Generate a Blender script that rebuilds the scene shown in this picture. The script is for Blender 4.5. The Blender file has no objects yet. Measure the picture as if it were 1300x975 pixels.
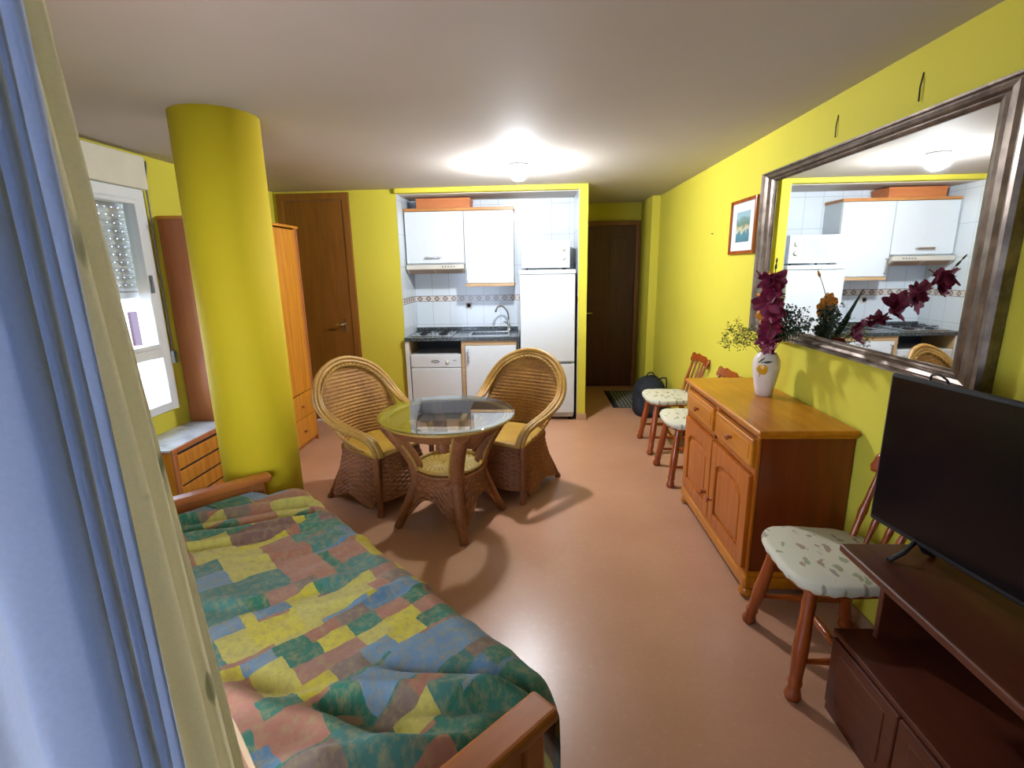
import bpy, bmesh, math, random
from mathutils import Matrix, Vector, noise
PI = math.pi
R = math.radians
sc = bpy.context.scene
COL = sc.collection
random.seed(7)

# ------------------------------------------------------------------ helpers
def lin(h, a=1.0):
    h = h.lstrip('#')
    o = []
    for i in (0, 2, 4):
        c = int(h[i:i+2], 16) / 255
        o.append(c / 12.92 if c <= .04045 else ((c + .055) / 1.055) ** 2.4)
    return (*o, a)

class MB:
    """collects shapes into one mesh"""
    def __init__(s, M=None):
        s.bm = bmesh.new(); s.M = M or Matrix(); s.uv = s.bm.loops.layers.uv.new('UVMap'); s.sm = []
    def v(s, p): return s.bm.verts.new(s.M @ Vector(p))
    def box(s, x0, x1, y0, y1, z0, z1, bev=0.0, seg=2, M=None):
        t = bmesh.new()
        bmesh.ops.create_cube(t, size=1)
        for v in t.verts:
            v.co = Vector(((x0 + x1) / 2 + v.co.x * (x1 - x0), (y0 + y1) / 2 + v.co.y * (y1 - y0), (z0 + z1) / 2 + v.co.z * (z1 - z0)))
        if bev > 0:
            bev = min(bev, .49 * min(abs(x1 - x0), abs(y1 - y0), abs(z1 - z0)))
            bmesh.ops.bevel(t, geom=t.edges[:], offset=bev, segments=seg, profile=.5, affect='EDGES', clamp_overlap=True)
        s.merge(t, M); return s
    def merge(s, t, M=None):
        T = s.M @ M if M is not None else s.M
        d = {}
        for v in t.verts: d[v] = s.bm.verts.new(T @ v.co)
        for f in t.faces:
            try: s.bm.faces.new([d[v] for v in f.verts]).smooth = f.smooth
            except ValueError: pass
        t.free()
    def grid(s, fn, nu, nv, closeu=False, closev=False, smooth=True):
        vs = [[s.v(fn(i / nu, j / nv)) for j in range(nv + (0 if closev else 1))] for i in range(nu + (0 if closeu else 1))]
        NU = len(vs); NV = len(vs[0])
        for i in range(nu):
            for j in range(nv):
                q = [(i, j), (i + 1, j), (i + 1, j + 1), (i, j + 1)]
                vv = [vs[a % NU][b % NV] for a, b in q]
                if len(set(vv)) < 4: continue
                try: f = s.bm.faces.new(vv)
                except ValueError: continue
                f.smooth = smooth
                for l, (a, b) in zip(f.loops, q): l[s.uv].uv = (a / nu, b / nv)
        return s
    def tube(s, pts, rad, n=8, cap=True, smooth=True, closed=False):
        pts = [Vector(p) for p in pts]
        N = len(pts)
        rs = rad if isinstance(rad, (list, tuple)) else [rad] * N
        rings = []; ref = None
        for i, p in enumerate(pts):
            if closed: t = pts[(i + 1) % N] - pts[i - 1]
            else: t = pts[min(i + 1, N - 1)] - pts[max(i - 1, 0)]
            if t.length < 1e-9: t = Vector((0, 0, 1))
            t.normalize()
            if ref is None:
                ref = Vector((0, 0, 1)) if abs(t.z) < .9 else Vector((1, 0, 0))
            a = ref - t * ref.dot(t)
            if a.length < 1e-6: a = t.orthogonal()
            a.normalize(); b = t.cross(a); ref = a
            rings.append([s.v(p + (a * math.cos(2 * PI * k / n) + b * math.sin(2 * PI * k / n)) * rs[i]) for k in range(n)])
        M = N if closed else N - 1
        for i in range(M):
            A, B = rings[i], rings[(i + 1) % N]
            for k in range(n):
                f = s.bm.faces.new([A[k], A[(k + 1) % n], B[(k + 1) % n], B[k]]); f.smooth = smooth
        if cap and not closed:
            s.bm.faces.new(rings[0][::-1]); s.bm.faces.new(rings[-1])
        return s
    def lathe(s, prof, n=24, M=None, cap=True):
        T = M or Matrix()
        rings = [[s.v(T @ Vector((r * math.cos(2 * PI * k / n), r * math.sin(2 * PI * k / n), z))) for k in range(n)] for r, z in prof]
        for A, B in zip(rings, rings[1:]):
            for k in range(n):
                f = s.bm.faces.new([A[k], A[(k + 1) % n], B[(k + 1) % n], B[k]]); f.smooth = True
        if cap:
            s.bm.faces.new(rings[0][::-1]); s.bm.faces.new(rings[-1])
        return s
    def prism(s, outline, z0, z1, M=None, bev=0.0):
        """outline in local xy, extruded along z, then M"""
        t = bmesh.new()
        a = [t.verts.new((x, y, z0)) for x, y in outline]; b = [t.verts.new((x, y, z1)) for x, y in outline]
        n = len(a)
        t.faces.new(a[::-1]); t.faces.new(b)
        for i in range(n): t.faces.new([a[i], a[(i + 1) % n], b[(i + 1) % n], b[i]])
        bmesh.ops.recalc_face_normals(t, faces=t.faces[:])
        if bev > 0:
            es = [e for e in t.edges if len(e.link_faces) == 2 and e.link_faces[0].normal.angle(e.link_faces[1].normal) > .6]
            bmesh.ops.bevel(t, geom=es, offset=bev, segments=2, profile=.5, affect='EDGES', clamp_overlap=True)
        s.merge(t, M); return s
    def poly(s, pts):
        f = s.bm.faces.new([s.v(p) for p in pts]); return s
    def build(s, name, mat, parent=None, loc=(0, 0, 0), recalc=True):
        if recalc: bmesh.ops.recalc_face_normals(s.bm, faces=s.bm.faces[:])
        me = bpy.data.meshes.new(name); s.bm.to_mesh(me); s.bm.free()
        for m in (mat if isinstance(mat, (list, tuple)) else [mat]): me.materials.append(m)
        o = bpy.data.objects.new(name, me); COL.objects.link(o); o.location = loc
        if parent: o.parent = parent
        return o

def thing(name, label, cat, loc=(0, 0, 0), rz=0, group=None):
    o = bpy.data.objects.new(name, None); COL.objects.link(o); o.empty_display_size = .1
    o.location = loc; o.rotation_euler = (0, 0, rz); o['label'] = label; o['category'] = cat
    if group: o['group'] = group
    return o
def tag(o, label, cat, group=None):
    o['label'] = label; o['category'] = cat
    if group: o['group'] = group
    return o
def struct(o, label=None):
    o['kind'] = 'structure'
    if label: o['label'] = label
    return o
def dup(root, loc, rz, label):
    r = root.copy(); COL.objects.link(r); r.location = loc; r.rotation_euler = (0, 0, rz); r['label'] = label
    for ch in list(root.children):
        c = ch.copy(); COL.objects.link(c); c.parent = r
        for g in ch.children:
            d = g.copy(); COL.objects.link(d); d.parent = c
    return r
def catmull(P, k=6):
    P = [Vector(p) for p in P]; out = []
    for i in range(len(P) - 1):
        a = P[max(i - 1, 0)]; b = P[i]; c = P[i + 1]; d = P[min(i + 2, len(P) - 1)]
        for j in range(k):
            t = j / k
            out.append(.5 * ((2 * b) + (c - a) * t + (2 * a - 5 * b + 4 * c - d) * t * t + (3 * b - a - 3 * c + d) * t ** 3))
    out.append(P[-1]); return out

# ------------------------------------------------------------------ materials
class NT:
    def __init__(s, name):
        m = bpy.data.materials.new(name); m.use_nodes = True; s.m = m; s.t = m.node_tree; s.p = s.t.nodes['Principled BSDF']; s.out = s.t.nodes['Material Output']
    def n(s, ty, **kw):
        x = s.t.nodes.new(ty)
        for k, v in kw.items():
            if k in x.inputs.keys(): x.inputs[k].default_value = v
            else: setattr(x, k, v)
        return x
    def l(s, a, b): s.t.links.new(a, b)
    def coord(s, kind='Object', scale=(1, 1, 1), rot=(0, 0, 0)):
        c = s.n('ShaderNodeTexCoord'); m = s.n('ShaderNodeMapping'); m.inputs['Scale'].default_value = scale; m.inputs['Rotation'].default_value = rot
        s.l(c.outputs[kind], m.inputs['Vector']); return m.outputs['Vector']
    def ramp(s, fac, stops, interp='LINEAR'):
        r = s.n('ShaderNodeValToRGB'); r.color_ramp.interpolation = interp
        e = r.color_ramp.elements
        while len(e) < len(stops): e.new(.5)
        for i, (p, c) in enumerate(stops): e[i].position = p; e[i].color = c
        s.l(fac, r.inputs['Fac']); return r.outputs['Color']
    def noise(s, vec, scale, detail=3, rough=.5):
        n = s.n('ShaderNodeTexNoise'); n.inputs['Scale'].default_value = scale; n.inputs['Detail'].default_value = detail; n.inputs['Roughness'].default_value = rough
        s.l(vec, n.inputs['Vector']); return n
    def mix(s, f, a, b, mode='MIX'):
        x = s.n('ShaderNodeMix', data_type='RGBA', blend_type=mode)
        if isinstance(f, float): x.inputs[0].default_value = f
        else: s.l(f, x.inputs[0])
        for sock, v in ((x.inputs[6], a), (x.inputs[7], b)):
            if isinstance(v, tuple): sock.default_value = v
            else: s.l(v, sock)
        return x.outputs[2]
    def bump(s, h, strength=.3, dist=.01):
        b = s.n('ShaderNodeBump'); b.inputs['Strength'].default_value = strength; b.inputs['Distance'].default_value = dist
        s.l(h, b.inputs['Height']); s.l(b.outputs['Normal'], s.p.inputs['Normal'])

def mat(name, hexc, rough=.5, metal=0, var=.12, vscale=6, bump=0, bscale=60, spec=None, coat=0):
    k = NT(name); c = lin(hexc); vec = k.coord('Object')
    n = k.noise(vec, vscale, 4)
    d = tuple(x * (1 - var) for x in c[:3]) + (1,); b = tuple(min(1, x * (1 + var)) for x in c[:3]) + (1,)
    k.l(k.ramp(n.outputs['Fac'], [(.3, d), (.7, b)]), k.p.inputs['Base Color'])
    k.p.inputs['Roughness'].default_value = rough; k.p.inputs['Metallic'].default_value = metal
    if spec is not None: k.p.inputs['Specular IOR Level'].default_value = spec
    if coat: k.p.inputs['Coat Weight'].default_value = coat; k.p.inputs['Coat Roughness'].default_value = .12
    if bump: k.bump(k.noise(vec, bscale, 3).outputs['Fac'], bump, .004)
    return k.m

def wood(name, a, b, scale=(1, 14, 14), rough=.3, knots=True, coat=.0, kn='#5a2c0c'):
    k = NT(name); vec = k.coord('Object', scale)
    n = k.noise(vec, 2.2, 6, .6); w = k.n('ShaderNodeTexWave', wave_type='BANDS', bands_direction='Y')
    w.inputs['Scale'].default_value = .55; w.inputs['Distortion'].default_value = 5; w.inputs['Detail'].default_value = 3; k.l(vec, w.inputs['Vector'])
    f = k.mix(.14, n.outputs['Fac'], w.outputs['Fac'])
    c = k.ramp(f, [(.3, lin(a)), (.68, lin(b))])
    if knots:
        v2 = k.coord('Object', tuple(1 + .35 * (s - 1) * .2 for s in scale)); vo = k.n('ShaderNodeTexVoronoi'); vo.inputs['Scale'].default_value = 4.5; k.l(v2, vo.inputs['Vector'])
        kf = k.ramp(vo.outputs['Distance'], [(.0, (1, 1, 1, 1)), (.085, (0, 0, 0, 1))])
        c = k.mix(kf, c, lin(kn))
    k.l(c, k.p.inputs['Base Color']); k.p.inputs['Roughness'].default_value = rough
    if coat: k.p.inputs['Coat Weight'].default_value = coat; k.p.inputs['Coat Roughness'].default_value = .15
    return k.m

def wicker(name, a, b, fu=40, fv=30, rough=.45):
    """woven cane: alternating light and dark strands over a UV grid, the relief itself is in the mesh"""
    k = NT(name); vec = k.coord('Object', (1, 1, 1)); n = k.noise(vec, 55, 3); n2 = k.noise(vec, 6, 2)
    f = k.mix(.5, n.outputs['Fac'], n2.outputs['Fac'])
    k.l(k.ramp(f, [(.32, lin(a)), (.68, lin(b))]), k.p.inputs['Base Color']); k.p.inputs['Roughness'].default_value = rough
    return k.m

def metal(name, hexc, rough=.2): return mat(name, hexc, rough, 1, .05)

M = {}
# painted plaster
def plaster(name, hexc, bump=.12):
    k = NT(name); c = lin(hexc); vec = k.coord('Object'); n = k.noise(vec, 1.3, 3); n2 = k.noise(vec, 120, 2)
    k.l(k.ramp(n.outputs['Fac'], [(.3, tuple(x * .94 for x in c[:3]) + (1,)), (.7, c)]), k.p.inputs['Base Color'])
    k.p.inputs['Roughness'].default_value = .75; k.p.inputs['Specular IOR Level'].default_value = .25; k.bump(n2.outputs['Fac'], bump, .003); return k.m
M['yellow'] = plaster('yellow_paint', '#d8cb46')
M['column'] = plaster('ochre_yellow_paint', '#e0c424')
M['ceiling'] = plaster('ceiling_paint', '#cdc5bd', .2)
M['white'] = mat('white_laminate', '#d9dfe3', .28, 0, .02)
M['enamel'] = mat('white_enamel', '#d7dce0', .22, 0, .02)
M['hoodwhite'] = mat('off_white_plastic', '#cfcabd', .4, 0, .04)
M['cream'] = mat('cream_plastic', '#d8d0bb', .45, 0, .05)
M['alu'] = mat('white_aluminium', '#e3e5e6', .35, 0, .03)
M['dark'] = mat('dark_void', '#1c1d20', .7, 0, .2)
M['steel'] = metal('brushed_steel', '#c9ccce', .25)
M['chrome'] = metal('chrome', '#dadde0', .1)
M['greyplastic'] = mat('grey_plastic', '#6b6f72', .45, 0, .1)
M['black'] = mat('black_gloss', '#0c0b10', .18, 0, .2)
M['matblack'] = mat('black_matt', '#15141a', .6, 0, .2)
M['cabinetwood'] = wood('beech_edge', '#b0713a', '#c98a4c', (3, 14, 14), .4, False)
M['palewood'] = wood('pale_beech_edge', '#b89468', '#c9a97e', (3, 14, 14), .45, False)
M['boxwood'] = wood('orange_brown_board', '#b56535', '#c87a45', (2, 10, 10), .55, False)
M['pine'] = wood('orange_pine', '#bd7219', '#da9130', (1.2, 9, 1.2), .42, True, kn='#7a3d0c')
M['pinev'] = wood('orange_pine_upright', '#c0721a', '#dd922c', (9, 9, 1.0), .4, True, kn='#7a3d0c')
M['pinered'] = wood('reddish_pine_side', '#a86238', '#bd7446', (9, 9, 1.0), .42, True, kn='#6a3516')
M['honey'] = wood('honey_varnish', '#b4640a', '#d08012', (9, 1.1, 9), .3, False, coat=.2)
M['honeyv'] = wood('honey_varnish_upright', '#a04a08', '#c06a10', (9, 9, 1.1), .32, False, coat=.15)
M['shadedside'] = wood('shaded_honey_varnish_side', '#6b2a0d', '#823712', (9, 9, 1.1), .3, False, coat=.3)  # sideboard varnish darkened to maroon, the shade of its side put into the colour
M['chairwood'] = wood('red_brown_varnish', '#8a3a14', '#ab5220', (6, 6, 1.5), .25, False, coat=.4)
M['armwood'] = wood('brown_varnish_arm', '#8d4a1c', '#aa6128', (8, 1.2, 8), .35, False, coat=.15)
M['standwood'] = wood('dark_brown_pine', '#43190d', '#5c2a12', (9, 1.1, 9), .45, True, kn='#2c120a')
M['doorwood'] = wood('brown_door_veneer', '#7a4a14', '#8e5a1c', (10, 10, .9), .5, False)
M['entrance'] = wood('dark_entrance_wood', '#3e1a0c', '#54260f', (10, 10, .9), .4, False)
M['doorframe'] = wood('brown_door_frame', '#7f4e18', '#95601f', (10, 10, .9), .5, False)
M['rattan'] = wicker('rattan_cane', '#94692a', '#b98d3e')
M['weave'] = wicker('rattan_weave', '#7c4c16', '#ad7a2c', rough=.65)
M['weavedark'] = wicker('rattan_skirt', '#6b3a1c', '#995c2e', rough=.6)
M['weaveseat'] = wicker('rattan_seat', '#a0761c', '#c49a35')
M['ceramic'] = mat('cream_ceramic', '#e4d3c3', .22, 0, .04, 8)
M['mint'] = mat('marble', '#cfd3da', .3, 0, .1, 4)
M['skirttile'] = mat('beige_tile', '#c29a78', .4, 0, .1, 30)

# floor: salmon speckled, a little glossy
k = NT('salmon_floor'); vec = k.coord('Object'); n = k.noise(vec, 190, 2); n2 = k.noise(vec, 1.6, 4); n3 = k.noise(vec, 38, 4)
c = k.ramp(n2.outputs['Fac'], [(.3, lin('#bd8a6b')), (.7, lin('#cb987a'))])
c = k.mix(k.ramp(n.outputs['Fac'], [(.62, (0, 0, 0, 1)), (.72, (.45, .45, .45, 1))]), c, lin('#97694e'))
c = k.mix(k.ramp(n3.outputs['Fac'], [(.25, (.22, .22, .22, 1)), (.45, (0, 0, 0, 1))]), c, lin('#dcae8c'))
k.l(c, k.p.inputs['Base Color']); k.p.inputs['Roughness'].default_value = .3; k.p.inputs['Specular IOR Level'].default_value = .45
M['floor'] = k.m

# white kitchen tiles with a grey-brown diamond border
def tile_mat(name, axis):
    k = NT(name); tc = k.n('ShaderNodeTexCoord'); sp = k.n('ShaderNodeSeparateXYZ'); k.l(tc.outputs['Object'], sp.inputs[0])
    cb = k.n('ShaderNodeCombineXYZ'); k.l(sp.outputs[axis], cb.inputs[0]); k.l(sp.outputs['Z'], cb.inputs[1])
    br = k.n('ShaderNodeTexBrick'); br.offset = 0; br.inputs['Scale'].default_value = 1; br.inputs['Brick Width'].default_value = .2; br.inputs['Row Height'].default_value = .335
    br.inputs['Mortar Size'].default_value = .0025; br.inputs['Color1'].default_value = lin('#d3dae0'); br.inputs['Color2'].default_value = lin('#d6dce2'); br.inputs['Mortar'].default_value = lin('#aab1b7')
    k.l(cb.outputs[0], br.inputs['Vector'])
    def math_(op, a, b=None):
        m = k.n('ShaderNodeMath', operation=op)
        for i, v in enumerate((a, b)):
            if v is None: continue
            if isinstance(v, (int, float)): m.inputs[i].default_value = v
            else: k.l(v, m.inputs[i])
        return m.outputs[0]
    z = math_('SUBTRACT', sp.outputs['Z'], 1.307); band = math_('LESS_THAN', math_('ABSOLUTE', z), .033)
    u = math_('MULTIPLY', math_('ABSOLUTE', math_('SUBTRACT', math_('FRACT', math_('MULTIPLY', sp.outputs[axis], 10.0)), .5)), .1)
    dia = math_('ADD', u, math_('ABSOLUTE', z))
    inner = math_('LESS_THAN', math_('ABSOLUTE', math_('SUBTRACT', dia, .026)), .009)
    edge = math_('GREATER_THAN', math_('ABSOLUTE', z), .027)
    pat = math_('MAXIMUM', math_('MAXIMUM', inner, edge), math_('LESS_THAN', dia, .008))
    bc = k.mix(pat, lin('#d3c9c0'), lin('#7d6a62'))
    k.l(k.mix(band, br.outputs['Color'], bc), k.p.inputs['Base Color']); k.p.inputs['Roughness'].default_value = .18
    return k.m
M['tileX'] = tile_mat('white_tiles_back', 'X'); M['tileY'] = tile_mat('white_tiles_side', 'Y')

# granite
k = NT('dark_granite'); vec = k.coord('Object'); n = k.noise(vec, 90, 5, .7)
k.l(k.ramp(n.outputs['Fac'], [(.36, lin('#1d2226')), (.52, lin('#3a4246')), (.68, lin('#8b9294'))]), k.p.inputs['Base Color']); k.p.inputs['Roughness'].default_value = .15; M['granite'] = k.m
# marble
k = NT('grey_white_marble'); vec = k.coord('Object'); n = k.noise(vec, 7, 6, .65)
k.l(k.ramp(n.outputs['Fac'], [(.35, lin('#a9adb8')), (.5, lin('#c9ced8')), (.65, lin('#d6dae2'))]), k.p.inputs['Base Color']); k.p.inputs['Roughness'].default_value = .25; M['marble'] = k.m
# mirror silver
k = NT('mirror_silver'); k.p.inputs['Metallic'].default_value = 1; k.p.inputs['Roughness'].default_value = .015; k.p.inputs['Base Color'].default_value = (.83, .85, .85, 1); M['mirror'] = k.m
k = NT('antique_silver_frame'); vec = k.coord('Object'); n = k.noise(vec, 14, 5, .6)
k.l(k.ramp(n.outputs['Fac'], [(.35, lin('#5f534b')), (.65, lin('#887a70'))]), k.p.inputs['Base Color']); k.p.inputs['Metallic'].default_value = .75; k.p.inputs['Roughness'].default_value = .33; M['frame'] = k.m
# clear glass panes (thin)
def glass(name, tint, refl=1.0):
    k = NT(name); tr = k.n('ShaderNodeBsdfTransparent'); tr.inputs['Color'].default_value = tint
    gl = k.n('ShaderNodeBsdfGlossy'); gl.inputs['Roughness'].default_value = .01
    fr = k.n('ShaderNodeFresnel'); fr.inputs['IOR'].default_value = 1.55
    mu = k.n('ShaderNodeMath', operation='MULTIPLY'); mu.inputs[1].default_value = refl; k.l(fr.outputs[0], mu.inputs[0])
    ge = k.n('ShaderNodeNewGeometry'); inv = k.n('ShaderNodeMath', operation='SUBTRACT'); inv.inputs[0].default_value = 1; k.l(ge.outputs['Backfacing'], inv.inputs[1])
    m2 = k.n('ShaderNodeMath', operation='MULTIPLY'); k.l(mu.outputs[0], m2.inputs[0]); k.l(inv.outputs[0], m2.inputs[1]); mu = m2
    mx = k.n('ShaderNodeMixShader'); k.l(mu.outputs[0], mx.inputs[0]); k.l(tr.outputs[0], mx.inputs[1]); k.l(gl.outputs[0], mx.inputs[2]); k.l(mx.outputs[0], k.out.inputs['Surface'])
    return k.m
M['glass'] = glass('window_glass', (.95, .97, .97, 1)); M['tableglass'] = glass('table_glass', (.86, .92, .9, 1), 2.2)
# fabrics
def cloth(name, hexc, trans=.35, var=.06):
    k = NT(name); c = lin(hexc); vec = k.coord('Object'); n = k.noise(vec, 260, 2)
    col = k.ramp(n.outputs['Fac'], [(.3, tuple(x * (1 - var) for x in c[:3]) + (1,)), (.7, c)])
    d = k.n('ShaderNodeBsdfDiffuse'); t = k.n('ShaderNodeBsdfTranslucent'); m = k.n('ShaderNodeMixShader'); m.inputs[0].default_value = trans
    k.l(col, d.inputs['Color']); k.l(col, t.inputs['Color']); k.l(d.outputs[0], m.inputs[1]); k.l(t.outputs[0], m.inputs[2]); k.l(m.outputs[0], k.out.inputs['Surface'])
    return k.m, col, k
M['sheer'] = cloth('pale_blue_voile', '#cfd6e3', .45)[0]
mm, col, k = cloth('cream_printed_cotton', '#e3dcc2', .35)
vec = k.coord('Object', (1, 1, .8)); n1 = k.noise(vec, 5.5, 2); n2 = k.noise(vec, 26, 2)
w = k.n('ShaderNodeTexWave'); w.inputs['Scale'].default_value = 4.2; w.inputs['Distortion'].default_value = 7; w.inputs['Detail'].default_value = 1; k.l(vec, w.inputs['Vector'])
f1 = k.ramp(w.outputs['Fac'], [(.955, (0, 0, 0, 1)), (.985, (1, 1, 1, 1))]); f2 = k.ramp(n1.outputs['Fac'], [(.56, (0, 0, 0, 1)), (.6, (1, 1, 1, 1))])
ff = k.mix(1.0, f1, f2, 'MULTIPLY'); cc = k.mix(ff, col, lin('#a3a288'))
for nd in k.t.nodes:
    if nd.type in ('BSDF_DIFFUSE', 'BSDF_TRANSLUCENT'): k.l(cc, nd.inputs['Color'])
M['drape'] = mm
# patchwork throw
k = NT('patchwork_throw'); tc = k.n('ShaderNodeTexCoord')
base = tc.outputs['UV']
dn = k.noise(base, 9, 3); vm = k.n('ShaderNodeVectorMath', operation='MULTIPLY_ADD'); k.l(dn.outputs['Color'], vm.inputs[0]); vm.inputs[1].default_value = (.04, .04, 0); k.l(base, vm.inputs[2])
pal = ['#a8961f', '#2a5f48', '#8c5842', '#a99a46', '#4d6a7c', '#94604a', '#6f5a4c', '#265c43', '#b09e28', '#6b4a40', '#5f7584', '#3c6458', '#8c6150', '#326550']
sepu = k.n('ShaderNodeSeparateXYZ'); k.l(vm.outputs[0], sepu.inputs[0])
def mth(op, a, b_=None):
    q = k.n('ShaderNodeMath', operation=op)
    for i_, v_ in enumerate((a, b_)):
        if v_ is None: continue
        if isinstance(v_, (int, float)): q.inputs[i_].default_value = v_
        else: k.l(v_, q.inputs[i_])
    return q.outputs[0]
def patches(wu, lv, off):
    """rows of patches wu wide along the sofa, lv long across it, each row shifted by its own amount"""
    row = mth('FLOOR', mth('ADD', mth('DIVIDE', sepu.outputs[0], wu), off)); h1 = k.n('ShaderNodeTexWhiteNoise', noise_dimensions='1D'); k.l(row, h1.inputs['W'])
    cell = mth('FLOOR', mth('ADD', mth('DIVIDE', sepu.outputs[1], lv), mth('MULTIPLY', h1.outputs['Value'], 7.3)))
    cb_ = k.n('ShaderNodeCombineXYZ'); k.l(row, cb_.inputs[0]); k.l(cell, cb_.inputs[1]); cb_.inputs[2].default_value = off
    wn = k.n('ShaderNodeTexWhiteNoise', noise_dimensions='3D'); k.l(cb_.outputs[0], wn.inputs['Vector'])
    return k.ramp(wn.outputs['Value'], [(i / len(pal), lin(h)) for i, h in enumerate(pal)], 'CONSTANT'), wn
cA, wA = patches(.150, .265, .3); cB, wB = patches(.075, .11, .8); cC, wC = patches(.23, .17, 5.4)
sp_ = k.n('ShaderNodeSeparateXYZ'); k.l(wC.outputs['Color'], sp_.inputs[0]); cc = k.mix(mth('GREATER_THAN', sp_.outputs[1], .55), cA, cC)
sq_ = k.n('ShaderNodeSeparateXYZ'); k.l(wA.outputs['Color'], sq_.inputs[0]); cc = k.mix(mth('GREATER_THAN', sq_.outputs[2], .66), cc, cB)
mo = k.noise(base, 34, 4, .7); cc = k.mix(k.ramp(mo.outputs['Fac'], [(.46, (0, 0, 0, 1)), (.66, (.6, .6, .6, 1))]), cc, lin('#8d7a4c'))
mo2 = k.noise(base, 60, 3, .7); cc = k.mix(k.ramp(mo2.outputs['Fac'], [(.56, (0, 0, 0, 1)), (.7, (.35, .35, .35, 1))]), cc, lin('#5a4a38'))
k.l(cc, k.p.inputs['Base Color']); k.p.inputs['Roughness'].default_value = .85; k.p.inputs['Specular IOR Level'].default_value = .15; k.p.inputs['Sheen Weight'].default_value = .15
M['throw'] = k.m
# seat pad: cream with brown-green leaves
k = NT('leaf_print_cotton'); vec = k.coord('Object', (1, 1, .2))
vo = k.n('ShaderNodeTexVoronoi'); vo.inputs['Scale'].default_value = 27; mp = k.coord('Object', (1, .5, .2), (0, 0, .6)); dz = k.noise(vec, 18, 2); va_ = k.n('ShaderNodeVectorMath', operation='MULTIPLY_ADD'); k.l(dz.outputs['Color'], va_.inputs[0]); va_.inputs[1].default_value = (.05, .05, 0); k.l(mp, va_.inputs[2]); k.l(va_.outputs[0], vo.inputs['Vector'])
n = k.noise(vec, 45, 3); s_ = k.mix(.22, vo.outputs['Distance'], n.outputs['Fac'])
f = k.ramp(s_, [(.30, (.75, .75, .75, 1)), (.37, (0, 0, 0, 1))]); g = k.ramp(vo.outputs['Color'], [(.0, lin('#8b7a68')), (.4, lin('#8b7a68')), (.42, lin('#8a9063')), (.7, lin('#96735f'))], 'CONSTANT')
gate = k.ramp(vo.outputs['Color'], [(.0, (1, 1, 1, 1)), (.62, (.0, .0, .0, 1))], 'CONSTANT')
k.l(k.mix(f, lin('#d8d2bb'), g), k.p.inputs['Base Color']); k.p.inputs['Roughness'].default_value = .8; k.bump(k.noise(vec, 14, 2).outputs['Fac'], .25, .02); M['pad'] = k.m
M['mattress'] = mat('mattress_ticking', '#8a6f4c', .9)
M['navy'] = mat('navy_fabric', '#1b212c', .8, 0, .25, 12, .5, 40)
M['magenta'] = mat('magenta_petal', '#7a1238', .6, 0, .45, 40)
M['burgundy'] = mat('burgundy_petal', '#5a1028', .6, 0, .4, 40)
M['orangepetal'] = mat('orange_petal', '#d98a22', .6, 0, .3, 40)
M['stem'] = mat('green_brown_stem', '#4a4a22', .7, 0, .2)
M['leaf'] = mat('dark_green_leaf', '#1e3a22', .5, 0, .3, 30)
M['drysprig'] = mat('olive_dry_sprig', '#6e7430', .8, 0, .3, 30)
M['lemon'] = mat('lemon_paint', '#e0a310', .35, 0, .15, 30)
M['lemonleaf'] = mat('leaf_paint', '#54502e', .4, 0, .2, 30)

# ------------------------------------------------------------------ room shell
XL, XR, H = -2.70, 1.50, 2.45
YK, YB = 5.38, 5.95            # front plane of the kitchen wall, tiled back of the niche
NX0, NX1 = -1.41, .455         # kitchen niche
PX1 = .545                     # right face of the pillar beside the hall
u = Vector((.717, -.697, 0)); nrm = Vector((.697, .717, 0))   # direction along and across the angled balcony wall and the sofa
def dn_(d, s, z=0.0): return nrm * d + u * s + Vector((0, 0, z))

b = MB(); b.box(-5.2, 3.2, -3.4, 8.2, -.12, 0); struct(b.build('floor', M['floor']))
b = MB(); b.box(-2.9, 1.75, -3.4, 8.2, H, H + .15); struct(b.build('ceiling', M['ceiling']))
# left wall with the window opening
WY0, WY1, WZ0, WZ1 = 2.55, 3.56, .66, 2.42
b = MB(); b.box(XL - .12, XL, 2.2, WY0, 0, H); b.box(XL - .12, XL, WY1, 5.6, 0, H); b.box(XL - .12, XL, WY0, WY1, 0, WZ0); b.box(XL - .12, XL, WY0, WY1, WZ1, H)
struct(b.build('wall_left', M['yellow']))
# back wall: right of the brown door up to the niche, strip over the niche, the pillar beside the hall
DX0, DX1 = -2.66, -1.90
b = MB(); b.box(XL, DX0, YK, YK + .12, 0, H); b.box(DX1, NX0, YK, YK + .12, 0, H); b.box(DX0, DX1, YK, YK + .12, 2.43, H)
b.box(NX0, NX1, YK - .05, YK + .05, 2.405, H)
b.box(NX1, PX1, YK - .05, YB + .1, 0, H)
b.box(NX1, PX1, YB + .1, 7.1, 0, H)
struct(b.build('wall_back', M['yellow']))
b = MB(); b.box(NX0, NX1, YB, YB + .1, 0, 2.41); struct(b.build('wall_kitchen', M['tileX']))
b = MB(); b.box(NX0, NX0 + .004, YK - .003, YB, 0, 2.404); b.box(NX1 - .004, NX1, YK - .053, YB, 0, 2.404); struct(b.build('wall_kitchen_side', M['tileY']))
b = MB(); b.box(NX0, NX1, YK + .05, YB, 2.40, 2.42); struct(b.build('ceiling_kitchen', M['ceiling']))
# right wall, its step near the hall
b = MB(); b.box(XR, XR + .2, -2.5, 6.35, 0, H); struct(b.build('wall_right', M['yellow']))
b = MB(); b.box(1.405, XR + .2, 6.35, 7.1, 0, H); struct(b.build('wall_hall', M['yellow']))
b = MB(); b.box(NX1, 1.75, 6.95, 7.1, 0, H); struct(b.build('wall_hall_end', M['yellow']))
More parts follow.
